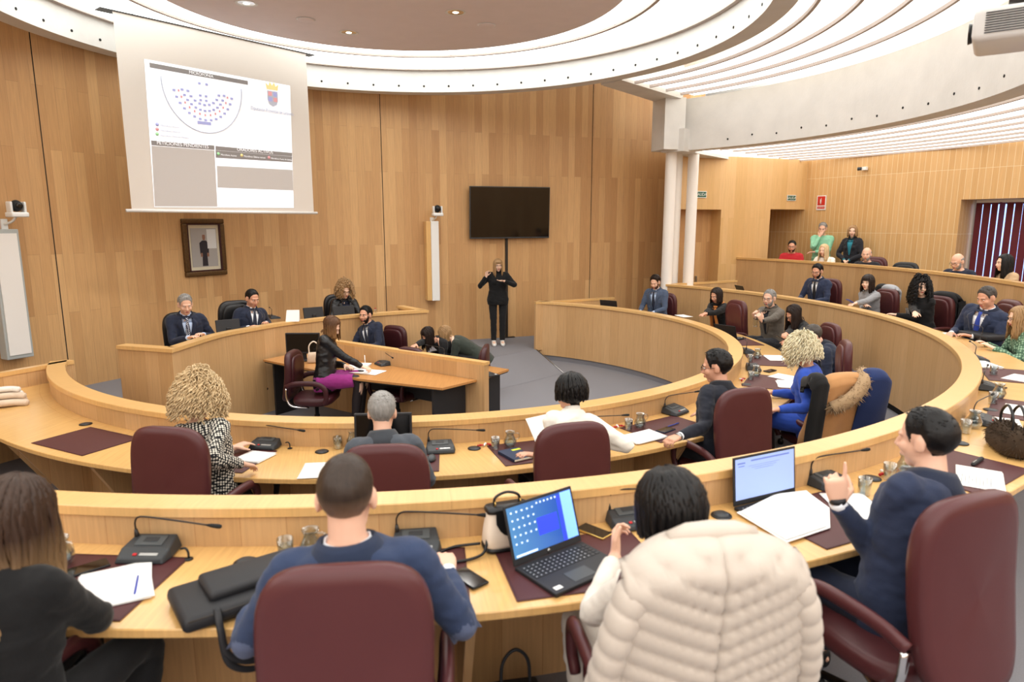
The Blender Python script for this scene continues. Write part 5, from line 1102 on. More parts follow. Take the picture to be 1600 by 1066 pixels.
    # ---- face details
    if sp.get('faceon',1):
        for sg in(-1,1):
            mb=MB(); ellH(mb,P,(sg*.030,.0845,.004),(.0125,.009,.0065 if not sp.get('down') else .003),10,8); eye=mb.build('eye',W('eye_white'),root,fix=False)
            mb=MB(); ellH(mb,P,(sg*.030,.0915,.004),(.0058,.0035,.0058 if not sp.get('down') else .002),10,6); mb.build('iris',W('iris'),eye,fix=False)
        hm=HM[sp.get('hair',('short','black'))[1]] if sp.get('hair') else HM['darkgrey']
        for sg in(-1,1): mb=MB(); tube(mb,[P.HF(sg*.014,.097,.020),P.HF(sg*.030,.096,.0255),P.HF(sg*.048,.082,.021)],[.0035*P.hs,.0045*P.hs,.002*P.hs],6,flat=.7); mb.build('eyebrow',hm,root,fix=False)
        mb=MB(); ellH(mb,P,(0,.0955,-.0605),(.021,.006,.0045),12,6); ellH(mb,P,(0,.0945,-.0685),(.018,.0065,.005),12,6); mb.build('lips',W('lip'),root,fix=False)
    if sp.get('glasses'):
        mb=MB()
        for sg in(-1,1):
            pts=[P.HF(sg*.031+.023*cos(a),.106-abs(.023*cos(a))*.05,.003+.018*sin(a)) for a in [2*pi*k/16 for k in range(17)]]; tube(mb,pts,.0016,6,cap=False); tube(mb,[P.HF(sg*.053,.104,.006),P.HF(sg*.076,.07,.008),P.HF(sg*.083,-.01,.006)],.0016,6)
        tube(mb,[P.HF(-.009,.108,.006),P.HF(0,.110,.008),P.HF(.009,.108,.006)],.0016,6); mb.build('glasses',W('lens_frame'),root,fix=False)
    # ---- hair
    hs=sp.get('hair')
    if hs:
        st,hc=hs[0],hs[1]; mb=MB(); op=dict(hs[2]) if len(hs)>2 else {}
        if st in('short','fringe','receding'):
            cap(mb,P,op.get('th',.016),st,rnd)
            if st!='fringe' and op.get('tuft',1):
                for i in range(280):
                    a=rnd.uniform(0,2*pi); b=rnd.uniform(0,1.25 if st=='short' else .9); 
                    if st=='receding' and sin(a)>.35 and b>.5: continue
                    if sin(a)>.45 and b>.82: continue
                    o=scalp(P,a,b,op.get('th',.016)*.55); d2=V((rnd.uniform(-.5,.5),.55+rnd.uniform(-.4,.3),.15)).normalized(); o2=(o-V((0,-.012,.03))).normalized(); L=op.get('th',.016)*rnd.uniform(1.0,1.7); tube(mb,[P.HF(*(o-d2*L*.6)),P.HF(*(o+o2*L*.25)),P.HF(*(o+d2*L*.7+o2*L*.12))],[.0026,.0030,.0008],4,flat=.6)
        elif st in('long','bob'):
            cap(mb,P,op.get('th',.013),'bangs' if op.get('bangs') else 'open',rnd); locks(mb,P,op.get('n',230),op.get('len',.32 if st=='long' else .16),rnd,op.get('th',.013),op.get('w',.009),op.get('part',.0),op.get('wave',.3),op.get('fwd',.0),op.get('open',.72),op.get('flare',.05),op.get('back',0))
            if op.get('bangs'):
                for i in range(46):
                    a=pi/2+rnd.uniform(-.75,.75); pts=[scalp(P,a,b,.014) for b in(.3,.65,.95,1.15)]; pts.append(pts[-1]+V((0,.004,-.022*rnd.uniform(.6,1.2)))); tube(mb,[P.HF(*q) for q in pts],[.006,.008,.008,.007,.003],5,flat=.45)
        elif st=='curly': cap(mb,P,op.get('th',.02),'open',rnd); curls(mb,P,op.get('n',330),op.get('len',.15),rnd,op.get('vol',.03),op.get('cr',.011),op.get('w',.0062),op.get('open',.62),fl=op.get('fl',0))
        mb.build('hair',HM[hc],root,fix=False)
    if sp.get('beard'):
        mb=MB(); nu,nv=30,24; vs=[];fs=[]; C0=(0,.020,-.034); RR=(.066,.074,.084)
        for i in range(nv+1):
            b=pi*i/nv
            for k in range(nu):
                a=2*pi*k/nu; x,y,z=sin(b)*cos(a),sin(b)*sin(a),cos(b); m=(1-sst(-.42,-.30,z-.75*sst(.62,.98,abs(x))))*sst(-.30,.0,y); m*=1-(1-sst(.20,.30,abs(x)))*sst(-.50,-.45,z)*sst(.5,.8,y)
                if abs(x)<.34 and -.34<z<-.22 and y>.5: m=max(m,.9)
                r=[RR[j]*(1-.14*(1-m))+(.003+.003*noise.noise(V((x*9,y*9,z*9))))*m for j in range(3)]; vs.append(P.HF(C0[0]+r[0]*x,C0[1]+r[1]*y,C0[2]+r[2]*z-.006*m*sst(.6,.9,-z)))
        for i in range(nv):
            for k in range(nu): fs.append((i*nu+k,i*nu+(k+1)%nu,(i+1)*nu+(k+1)%nu,(i+1)*nu+k))
        mb.add(vs,fs); mb.build('beard',HM[sp['beard']],root,fix=False)
    # ---- clothes
    top=sp.get('top','navy'); suit=sp.get('suit'); vz=max(.0095,near*1.15); inf=.016 if suit else .012
    mb=MB(); section(mb,P,inf,t1=.515 if not sp.get('polo') else .54)
    if P.sx=='f' and sp.get('bust',1):
        for sg in(-1,1): q=P.TF(sg*.065,.085,.315); tmp=MB(); ellip(tmp,tuple(q),(.062*s,.055*s,.058*s),14,10); mb.add(tmp.v,tmp.f)
    slv=sp.get('sleeve',.97)
    for nm in 'LR':
        sh,el,wr,sg=P.arms[nm]; k=1 if not suit else 1.0; wr2=el.lerp(wr,slv); limb(mb,[P.TF(sg*.09,-.006,.452),sh+V((0,0,.004)),sh.lerp(el,.5),el,el.lerp(wr2,.5),wr2],[.058*s*k,.064*s*k,.056*s*k,.048*s*k,.045*s*k,.034*s*k],14)
    for sg in(-1,1):
        q=P.TF(sg*(.150 if P.sx=='m' else .128),-.006,.452 if P.sx=='m' else .438); tmp=MB(); ellip(tmp,tuple(q),((.068 if suit else .062)*s,.062*s,(.052 if suit else .048)*s),14,10); mb.add(tmp.v,tmp.f)
    cut=None
    if suit:
        inv=None
        def cut(c,P=P):
            # inside the V between neck and button
            best=None
            for t in [.10+.02*i for i in range(20)]:
                o=P.TF(0,0,t); d=c-o; dd=P.dirn(t); h=d.dot(dd)
                if abs(h)<.0105*s:
                    X=(P.TF(.1,0,t)-o).normalized(); Y=(P.TF(0,.1,t)-o).normalized(); x,y=d.dot(X)/s,d.dot(Y)/s
                    return y>.03 and abs(x)<.012+.058*max(0,(t-.14)/.34) and t>.14
            return False
    tp=bake(mb,sp.get('topname','jacket' if suit else 'sweater'),W(top),root,vz,sp.get('cs',4),cut,fold=sp.get('fold',.009 if suit else .009))
    P.top=tp
    if suit:
        mb=MB(); section(mb,P,.003,t1=.445); section(mb,P,-.012,t0=.43,t1=.515); sh_=mb.build('shirt',W(sp.get('shirt','shirt_white')),root)
        mb=MB(); n=24; vs=[];fs=[]; k=.06 if P.sx=='m' else .05
        for j,(r,t) in enumerate(((k+.012,.490),(k+.006,.522),(k+.002,.543),(k-.001,.541),(k-.001,.50))):
            for i in range(n): a=pi/2+.16+(2*pi-.32)*i/(n-1); vs.append(P.TF(r*cos(a),r*sin(a)*1.0-.012+.012*(j==0)*0,t-(.018 if True else 0)*sst(.2,1,sin(a)) ))
        for j in range(4):
            for i in range(n-1): fs.append((j*n+i,j*n+i+1,(j+1)*n+i+1,(j+1)*n+i))
        mb.add(vs,fs); mb.build('collar',W(sp.get('shirt','shirt_white')),sh_)
        if sp.get('tie'):
            mb=MB(); vs=[];fs=[]; ts=[.505,.485,.47,.40,.30,.20,.10]; ws=[.014,.018,.013,.022,.030,.036,.038]
            for t,w_ in zip(ts,ws):
                for x in(-w_,0,w_): vs.append(P.TF(x,front(P,x,t,.004)+(.012 if x==0 else .008)+(.014 if t>.46 else 0),t))
            for i in range(len(ts)-1):
                for j in(0,1): fs.append((i*3+j,i*3+j+1,i*3+4+j,i*3+3+j))
            mb.add(vs,fs); o=mb.build('tie',W(sp['tie']),root); m=o.modifiers.new('s','SOLIDIFY'); m.thickness=.005
        for sg in(-1,1):        # lapels
            mb=MB(); vs=[];fs=[]; L=[(.485,.055,.080),(.44,.058,.118),(.40,.052,.122),(.385,.050,.100),(.30,.034,.075),(.20,.018,.045),(.14,.008,.014)]
            for t,x0,x1 in L:
                for f in(0,.5,1): x=x0+(x1-x0)*f; vs.append(P.TF(sg*x,front(P,x,t,inf)+.004+.003*(1-f),t))
            for i in range(len(L)-1):
                for j in(0,1): fs.append((i*3+j,i*3+j+1,i*3+4+j,i*3+3+j))
            mb.add(vs,fs); o=mb.build('lapel',W(top),tp); m=o.modifiers.new('s','SOLIDIFY'); m.thickness=.006
        mb=MB()                 # jacket collar round the neck
        n=20; vs=[];fs=[]; k=.074 if P.sx=='m' else .064
        for j,(r,t) in enumerate(((k+.044,.452),(k+.030,.500),(k+.013,.530),(k+.0,.549),(k-.006,.530))):
            for i in range(n): a=pi/2+.62+(2*pi-1.24)*i/(n-1); vs.append(P.TF(r*cos(a)*1.02,r*sin(a)-.012,t-.018*sst(-.2,1,sin(a))))
        for j in range(4):
            for i in range(n-1): fs.append((j*n+i,j*n+i+1,(j+1)*n+i+1,(j+1)*n+i))
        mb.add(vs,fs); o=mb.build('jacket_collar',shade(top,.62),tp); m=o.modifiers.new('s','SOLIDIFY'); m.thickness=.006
        for nm in 'LR':
            sh,el,wr,sg=P.arms[nm]; d=(wr-el).normalized(); mb=MB(); tube(mb,[wr-d*.03,wr-d*.004,wr+d*.012],[.030*s,.030*s,.029*s],14); mb.build('cuff',W(sp.get('shirt','shirt_white')),root)
    elif sp.get('polo'):
        mb=MB(); k=.058 if P.sx=='m' else .05; nd=(P.HF(0,-.015,-.05)-P.nb).normalized(); tube(mb,[P.nb-nd*.02,P.nb+nd*.012,P.nb+nd*.040,P.nb+nd*.058,P.nb+nd*.052],[k+.02,k+.006,k+.004,k+.002,k-.004],20); mb.build('roll_neck',W(top),tp)
    else:
        mb=MB(); n=28; k=.062 if P.sx=='m' else .056; pts=[P.TF((k+.012)*cos(a),(k+.012)*sin(a)-.012,.495-(.035)*sst(-.2,1,sin(a))) for a in [2*pi*i/n for i in range(n+1)]]; tube(mb,pts,.009,8,cap=False); mb.build('neckband',W(sp.get('band',top)),tp)
    # trousers or skirt
    mb=MB(); k=sp.get('skirt')
    section(mb,P,.010,t1=.065)
    for hp,kn,an in P.legs:
        if k: limb(mb,[hp+V((0,-.05,0)),hp.lerp(kn,.5),hp.lerp(kn,.92)],[.098*s,.090*s,.075*s],14)
        else: limb(mb,[hp+V((0,0,.02)) if P.stand else hp+V((0,-.03,0)),hp.lerp(kn,.4),kn,kn.lerp(an,.5),an+V((0,0,.01))],[.098*s,.084*s,.066*s,.062*s,.055*s],14)
    if k: a_,b_=P.legs; m0=(a_[0]+b_[0])/2; m1=(a_[1]+b_[1])/2; limb(mb,[m0+V((0,-.03,0)),m0.lerp(m1,.5),m0.lerp(m1,.85)],[.085*s,.08*s,.06*s],12)
    bake(mb,'skirt' if k else 'trousers',W(sp.get('legs','navy_dark')),root,max(.011,vz),4,fold=.007)
    if k:
        for hp,kn,an in P.legs: mb=MB(); limb(mb,[hp.lerp(kn,.7),kn,kn.lerp(an,.4),an],[.066*s,.056*s,.056*s,.040*s],14); mb.build('stocking',W('tights'),root)
    for hp,kn,an in P.legs:
        mb=MB(); vs=[];fs=[];N=16
        for y,hw,hh,zc in((-.055,.026,.03,.035),(-.045,.036,.045,.05),(0,.042,.055,.055),(.06,.043,.042,.042),(.13,.046,.034,.034),(.18,.036,.026,.027),(.20,.012,.014,.018)):
            for i in range(N): x,z=superpt(2*pi*i/N,hw*s,hh*s,2.6); vs.append((an.x+x,an.y+.02+y*s,max(.002,zc*s+z+.002)))
        for j in range(6):
            for i in range(N): fs.append((j*N+i,j*N+(i+1)%N,(j+1)*N+(i+1)%N,(j+1)*N+i))
        fs+=[tuple(range(N-1,-1,-1)),tuple(6*N+i for i in range(N))]; mb.add(vs,fs); mb.build('shoe',W(sp.get('shoe','shoe_black')),root)
    if sp.get('own'):
        ck,cpx,cpy=sp['own']; o=CHO[ck]; d=rot@V((0,1,0)); c=rp-d*.02+V((0,0,0)); bpt=c-d*.30; zz=CH+ray(cpx,cpy).z*bpt.y/ray(cpx,cpy).y; k=max(.86,min(1.06,(zz-floor)/1.13)) if cpy else 1
        if sp.get('low'): k=1
        sl=sp.get('slide',0); r_=rot@V((1,0,0)); o.location=(c.x+r_.x*sl,c.y+r_.y*sl,floor); o.rotation_euler=(0,0,rz+sp.get('cyaw',0)); o.scale=(1,1,k); print('OWN',key,'k %.2f'%((zz-floor)/1.13))
    for nm in sp.get('patch',''):
        from mathutils.bvhtree import BVHTree
        bv=BVHTree.FromPolygons([v.co.copy() for v in tp.data.vertices],[tuple(p.vertices) for p in tp.data.polygons])
        sh,el,wr,sg=P.arms[nm]; a1,a2=(el-sh).normalized(),(wr-el).normalized(); o_=(a1-a2).normalized(); mb=MB(); N_=20; ax=(a1+a2).normalized(); bx=o_.cross(ax); vs=[]; fs=[]
        for j in range(6):
            for i in range(N_):
                th=2*pi*i/N_; q=el+ax*(cos(th)*.075*j/5)+bx*(sin(th)*.052*j/5); h=bv.ray_cast(q+o_*.15,-o_)[0] or q+o_*.04; vs.append(h+o_*(.004 if j<5 else .0))
        for j in range(5):
            for i in range(N_): fs.append((j*N_+i,j*N_+(i+1)%N_,(j+1)*N_+(i+1)%N_,(j+1)*N_+i))
        mb.add(vs,fs); mb.build('elbow_patch',W('patch_blue'),tp,fix=True)
    PE[key]=P; return P
PE={}
def face_in(px,py,z,yaw=0):
    p=at(px,py,z); d=V((CX-p.x,CY-p.y,0)).normalized(); return M.Rotation(yaw,3,'Z')@d
# ================= THE CAST
def FI(px,py,z,yaw=0): return face_in(px,py,z,yaw)
def away(px,py,z,dx,dy): return V((dx,dy,0)).normalized()
S='short'
# nearest row, seen from behind
person('p1','woman with long brown hair with blond ends in a black top, at the left edge',28,750,FB,FI(28,750,1.75,-.15),dict(sex='f',vox=.007,lean=.10,hair=('long','ombre',dict(len=.40,n=420,w=.010,th=.022,open=.75,flare=.03,wave=.6)),top='black_knit',legs='black_cloth',hp=.25,hy_=.05,peR=(180,985,1.17),wR=(95,925,1.22),wL=(30,905,1.22),faceon=0,skin='skin_a',s=.99))
person('p2','man with cropped brown hair in a navy blazer with blue elbow patches',540,710,FB,FI(540,710,1.75,.0),dict(vox=.0065,chair='c2',s=1.06,suit=1,top='navy_blazer',shirt='shirt_white',patch='LR',hair=(S,'fade',dict(th=.006,tuft=0)),hp=.20,faceon=0,skin='skin_a',peR=(735,950,1.12),wR=(700,895,1.25),peL=(352,1040,1.0),wL=(396,945,1.16),cL=(.5,.5,.6,.6),legs='navy_dark',wide=1.06))
person('p3','woman with black hair in a cream jumper, chin on her hand at the blue-screen laptop',1040,742,FB,FI(1040,742,1.7,.10),dict(sex='f',vox=.0055,chair='c3',s=1.0,hair=('bob','black',dict(len=.085,n=620,th=.026,w=.010,open=.7,flare=-.08,wave=.05)),top='cream_knit',polo=1,legs='cream_knit',hp=.30,hr=-.06,faceon=0,skin='skin_a',wL=(962,868,1.30),peL=(918,955,1.17),dL=(.30,.55,.65),nL=(.7,-.5,.2),cL=(.9,.9,1.,1.),wR=(1090,870,1.2),sleeve=.9,bust=0,wide=1.05))
person('p4','man in a navy suit raising a pointing index finger, at right',1450,640,FB,FI(1450,640,1.75,.12),dict(vox=.0055,chair='c4',s=1.05,hs=.94,suit=1,top='navy',hair=(S,'black',dict(th=.013)),hp=.12,hy_=.05,faceon=0,skin='skin_a',wL=(1309,787,1.42),peL=(1325,868,1.17),dL=(-.12,.10,1),nL=(.6,.8,0),cL=(.04,1.5,1.6,1.6),tL=.75,wR=(1480,790,1.25),legs='navy_dark',hips=0,wide=1.04))
# inner bench, near side
person('p10','woman with curly blond hair in a black and white dotted jacket',312,597,FA,FI(312,597,1.5,-.15),dict(sex='f',vox=.008,chair='c10',sit=.10,hair=('curly','blonde',dict(n=1500,len=.135,vol=.05,cr=.010,w=.0034,th=.035)),top='houndstooth',legs='black_cloth',hp=.25,faceon=0,skin='skin_a',peR=(388,748,.92),wR=(378,725,1.0),wide=1.14,band='houndstooth',s=1.02))
person('p11','grey-haired man in a grey suit, seen from behind before a black monitor',597,613,FA,FI(597,613,1.5),dict(vox=.008,chair='c11',suit=1,top='grey_suit',hair=(S,'grey',dict(th=.012)),hp=.28,faceon=0,skin='skin_a',legs='grey_suit'))
person('p12','woman with short black hair in a white blouse, looking left',891,587,FA,FI(891,587,1.5,.05),dict(sex='f',vox=.008,chair='c12',hair=('bob','black',dict(len=.065,n=520,th=.026,w=.009,open=.8,flare=-.06,wave=.2)),top='white_knit',polo=1,legs='black_cloth',hy_=.55,hp=.12,hr=.08,faceon=0,skin='skin_b',wL=(838,712,1.0),wR=(930,690,1.0),wide=1.06))
person('p13','dark-haired man with glasses in a dark suit, in profile with his hand on the desk',1118,548,FA,FI(1118,548,1.5,.05),dict(vox=.0065,chair='c13',suit=1,top='dark_suit',hair=(S,'black',dict(th=.018)),hy_=.45,hp=.18,faceon=1,glasses=1,skin='skin_b',wL=(1062,682,1.0),peL=(1090,705,.9),cL=(.8,.9,1,1),wR=(1110,650,.95),s=1.03,legs='charcoal'))
person('p14','woman with bleached curly hair in a royal blue dress, bending over her papers',1245,531,FA,FI(1245,531,1.45,.0),dict(cr=(4.72,(CX,CY),0),own=('c14',1292,592),cyaw=-.72,slide=.10,sex='f',vox=.008,sit=.12,hair=('curly','blonde_pale',dict(n=1500,len=.13,vol=.022,cr=.009,w=.0034,th=.024)),top='royal_blue',legs='royal_blue',skirt=1,hp=.55,faceon=0,skin='skin_b',wide=1.08,wL=(1215,640,.95)))
person('p15','man in a dark navy suit leaning far forward, beyond the blonde woman',1262,510,FA,FI(1262,510,1.45,.05),dict(cr=(4.72,),vox=.0085,suit=1,top='navy_dark',lean=.50,bend=.3,hair=(S,'darkgrey',dict(th=.010)),hp=.6,hy_=.2,down=1,skin='skin_a',legs='navy_dark'))
person('p16','woman with long dark hair looking down at a phone in her hands',1235,479,FA,FI(1235,479,1.45,.1),dict(cr=(4.86,),own=('c16',1280,506),sex='f',vox=.0085,lean=.3,bend=.2,hair=('long','darkbrown',dict(len=.30,n=300,th=.012,open=.95)),hy_=.1,hp=.6,down=1,skin='skin_b',top='black_cloth',legs='black_cloth',wL=(1207,548,1.0),wR=(1203,545,1.05),cL=(.8,.8,.8,.8),cR=(.8,.8,.8,.8),glasses=1))
person('p17','grey-bearded man with glasses in a tweed blazer, hands clasped before him',1203,453,FA,FI(1203,453,1.5,.15),dict(cr=(5.0,),vox=.0075,lean=.12,suit=1,top='tweed',shirt='charcoal',hair=(S,'grey',dict(th=.012)),beard='grey',glasses=1,hy_=.35,hp=.08,skin='skin_a',wL=(1183,505,1.16),wR=(1174,503,1.17),dL=(.1,.5,.8),dR=(-.1,.5,.8),nL=(1,0,0),nR=(-1,0,0),cL=(1,1,1,1),cR=(1,1,1,1),legs='charcoal'))
person('p18','smiling woman with dark hair and an orange scarf, reading a page',1118,451,FA,FI(1118,451,1.45,.1),dict(cr=(4.98,),sex='f',vox=.0075,lean=.15,hair=('bob','darkbrown',dict(len=.16,n=260,th=.013,open=.95,flare=.04)),hp=.35,down=1,skin='skin_b',top='black_knit',legs='black_cloth',wL=(1092,494,1.08),wR=(1100,492,1.08)))
person('p19','young bearded man in a grey-blue suit and dark tie, farthest along the inner bench',1023,431,FA,FI(1023,431,1.5,.05),dict(cr=(5.0,),own=('c19',1065,458),vox=.0075,suit=1,top='greyblue_suit',tie='tie_navy',shirt='shirt_blue',hair=(S,'darkbrown',dict(th=.022)),beard='brown',hp=.35,hy_=.1,down=1,skin='skin_a',legs='greyblue_suit'))
# outer bench, far side
person('p9','man with glasses and a dark beard in a navy suit, looking at his tablet',1277,413,FB,FI(1277,413,1.75,.1),dict(cr=(7.0,),own=('c9',1310,436),vox=.0075,suit=1,top='navy',tie='tie_dark',hair=(S,'black',dict(th=.015)),beard='black',glasses=1,hp=.25,hy_=.15,skin='skin_b',legs='navy'))
person('p8','woman with a dark fringe and bob in a grey turtleneck, holding a blue phone',1357,430,FB,FI(1357,430,1.72,.0),dict(cr=(7.0,),own=('c8',1392,452),sex='f',vox=.0075,sit=.06,hair=('bob','darkbrown',dict(len=.17,n=300,th=.016,bangs=1,open=.72)),top='grey_knit',polo=1,legs='charcoal',hy_=.45,hp=.02,skin='skin_c',wL=(1325,478,1.28),wR=(1352,478,1.25)))
person('p7','woman with long curly black hair in a black jacket with patterned pockets, looking aside',1440,436,FB,FI(1440,436,1.72,.15),dict(cr=(7.0,),own=('c7',1478,463),sex='f',vox=.0075,sit=.08,hair=('curly','black',dict(n=1000,len=.25,vol=.014,cr=.013,w=.0045,th=.028,fl=.2)),top='black_cloth',legs='black_cloth',hy_=1.0,hp=-.02,skin='skin_c',wL=(1400,492,1.2),wR=(1432,505,1.2),wide=1.05))
person('p6','stocky man in a dark blue suit with a bright blue tie, looking down',1540,449,FB,FI(1540,449,1.75,.45),dict(vox=.0075,chair='c6',sit=.05,suit=1,top='navy',tie='tie_blue',hair=(S,'darkgrey',dict(th=.012)),hp=.35,down=1,skin='skin_b',wide=1.18,s=1.03,hy_=-.05,legs='navy'))
person('p5','woman with long blond hair and glasses in a green patterned blouse, at the right edge',1592,480,FB,FI(1592,480,1.7,.0),dict(cr=(6.8,),sex='f',vox=.0085,lean=.2,hair=('long','darkblonde',dict(len=.26,n=260,th=.013,open=.7,wave=.6)),top='green_print',legs='charcoal',glasses=1,hp=.2,hy_=.15,skin='skin_c',wide=1.1))
# public tier
g='people in the public tier'
person('p20','man with glasses and a short beard in a red jumper, seated in the public tier',1238,376,FC,away(0,0,0,-.45,-.9),dict(cr=(8.45,CC),vox=.010,hz=.53,lean=.1,hair=(S,'black',dict(th=.010)),beard='black',glasses=1,top='red_knit',band='shirt_white',legs='charcoal',hp=.1,skin='skin_b'),crown_z=0)
person('p22','woman with long straight blond hair in white, seated before the man in green',1288,382,FC,away(0,0,0,-.75,-.6),dict(cr=(8.5,CC),sex='f',vox=.010,hz=.53,lean=.08,hair=('long','blonde',dict(len=.26,n=240,th=.012,open=.7)),top='white_knit',legs='black_cloth',hp=.08,skin='skin_c'))
person('p24','bald man with a white beard in a dark jacket, seated in the public tier',1355,387,FC,away(0,0,0,-.75,-.66),dict(cr=(8.4,CC),own=('k24',1381,402),vox=.0095,hair=('fringe','grey',dict(th=.005)),beard='grey',top='charcoal',legs='charcoal',hp=.08,hy_=.2,skin='skin_a',band='black_cloth'))
person('p25','bald man with glasses in a navy jumper, looking down in the public tier',1495,397,FC,away(0,0,0,-.9,-.5),dict(cr=(8.35,CC),vox=.0095,hz=.53,lean=.2,hair=('fringe','grey',dict(th=.005)),beard='grey',glasses=1,top='navy_dark',band='shirt_white',legs='charcoal',hp=.38,down=1,hy_=-.1,skin='skin_a',wide=1.05))
person('p26','woman with long black hair in beige, seated in profile before the window blind',1571,398,FC,away(0,0,0,-.95,.1),dict(cr=(8.5,CC),sex='f',vox=.0095,hz=.53,lean=.1,hair=('long','black',dict(len=.26,n=240,th=.014,open=.75)),top='beige_knit',legs='black_cloth',hp=.05,skin='skin_c'))
# presidency
FD=.30
person('p31','grey-haired man in a navy suit and dotted tie, reading at the presidency',289,461,FD,away(0,0,0,.55,-.83),dict(own=('d1',258,488),vox=.0065,suit=1,top='navy_dark',tie='tie_dots',shirt='shirt_blue',hair=(S,'grey',dict(th=.012)),hp=.30,hy_=.05,down=1,skin='skin_a',wL=(318,523,1.1),wR=(294,528,1.1),s=1.02))
person('p32','dark-haired man in a navy suit speaking into a microphone at the presidency',395,453,FD,away(0,0,0,.75,-.66),dict(vox=.0065,chair='d2',suit=1,top='navy_dark',tie='tie_navy',hair=(S,'black',dict(th=.009)),hp=.32,down=1,hy_=.05,skin='skin_b',wL=(416,505,1.12),wR=(388,512,1.12)))
person('p33','woman with curly blond hair and glasses in a black leather jacket at the presidency',539,443,FD,away(0,0,0,.5,-.86),dict(own=('d3',514,460),sex='f',vox=.0065,hair=('curly','darkblonde',dict(n=600,len=.13,vol=.03,cr=.009,w=.0045,th=.025,open=.6)),top='leather_jacket',suit=1,shirt='navy_dark',glasses=1,hp=.25,down=1,skin='skin_c',hy_=.05))
# the pit
vn2=V((vn.x,vn.y,0)); ve2=V((ve.x,ve.y,0))
person('p27','woman in a black leather jacket and magenta skirt, writing at the clerk desk',524,497,0,(vn2*.55+ve2*.84),dict(chair='p27',cp=aty(524,497,7.8),sex='f',vox=.0065,hz=.60,sit=.10,hair=('bob','brownombre',dict(len=.165,n=280,th=.014,open=.72,flare=.02)),top='leather_jacket',legs='magenta',skirt=1,hp=.55,hy_=-.15,down=1,skin='skin_c',wR=(572,577,.79),cR=(.8,.9,1,1.1),wL=(540,572,.80),dR=(.4,.8,-.1),topname='leather_jacket'))
person('p28','bearded dark-haired man in a dark navy suit and tie, looking back over the dividing screen',571,479,0,(-vn2*.9+ve2*.1),dict(vox=.0065,chair='p28',suit=1,top='navy_dark',tie='tie_navy',hair=(S,'black',dict(th=.018)),beard='darkbrown',hp=.02,hy_=.15,skin='skin_b'))
person('p29','dark-haired woman in black bending low and stretching her arm along the desk',662,515,0,(-vn2*.9-ve2*.35),dict(sex='f',vox=.0075,lean=.85,bend=.35,hair=('long','darkbrown',dict(len=.22,n=260,th=.013,open=.75)),top='black_cloth',legs='black_cloth',hp=.75,down=1,skin='skin_b',wR=(622,546,.82),eR=(.5,0,.4)))
person('p30','woman with brown-blond hair in a dark green jacket, bending over the clerk desk',688,513,0,(-vn2*.55-ve2*.85),dict(sex='f',vox=.0075,lean=.85,bend=.35,hair=('long','darkblonde',dict(len=.24,n=260,th=.014,open=.75,wave=.5)),top='olive_dark',legs='black_cloth',hp=.8,down=1,faceon=1,skin='skin_c',wide=1.05))
# standing figures
person('p34','sign language interpreter in black with blond hair and glasses, standing under the television',778,405,FA,away(0,0,0,.10,-1),dict(sex='f',stand=1,vox=.0058,s=.962,wide=1.14,hs=1.04,lean=.0,bend=.02,hair=('long','darkblonde',dict(len=.24,n=260,th=.012,bangs=1,open=.68,w=.008)),top='black_knit',polo=1,legs='black_cloth',glasses=1,hp=.05,hy_=.12,skin='skin_c',shoe='shoe_white',
  hR=(.225,.12,1.32),eR=(.8,.0,-1),dR=(-.15,.15,1),nR=(-.5,.8,.2),cR=(.5,.7,1.0,1.2),hL=(-.10,.24,1.24),eL=(-.9,-.1,-.5),dL=(.95,.15,.1),nL=(0,0,1),cL=(.1,.12,.15,.2),tL=.0,spR=.16,spL=.12))
rfoot=lambda px: (K1-V((0,0,0)))
def standing(key,label,px,py,face,sp,back):
    # stands against the slatted wall: the scale that puts the crown at the pixel follows from the wall distance
    sp['cp']=planehit(px,py,V((K1.x,K1.y,0))-rn*back,rn); sp['stand']=1
    return person(key,label,px,py,FC,face,sp)
standing('p21','grey-haired man in a green jumper standing with his hand on his chin',1286,348.2,away(0,0,0,-.55,-.83),dict(vox=.0085,lean=.02,hair=(S,'grey',dict(th=.014)),top='green_knit',band='shirt_white',legs='navy_dark',hp=.2,skin='skin_a',hR=(.03,.19,1.44),eR=(.5,.2,-1),dR=(-.35,-.1,.9),nR=(-.2,-.9,.2),cR=(1.1,1.1,1.2,1.2),hL=(.10,.22,1.12),eL=(-.7,.1,-.8)),.42)
standing('p23','woman with short fair hair in a dark blazer standing with her hands folded',1333,353,away(0,0,0,-.75,-.66),dict(sex='f',vox=.0085,lean=.0,hair=('bob','darkblonde',dict(len=.12,n=240,th=.018,open=.75,wave=.6)),suit=1,top='charcoal',shirt='teal',legs='charcoal',hp=-.03,hy_=.3,skin='skin_c',hR=(.06,.20,.98),hL=(-.04,.20,.98),eR=(.9,-.2,-.6),eL=(-.9,-.2,-.6),dR=(-.6,.3,-.5),dL=(.6,.3,-.5)),.35)
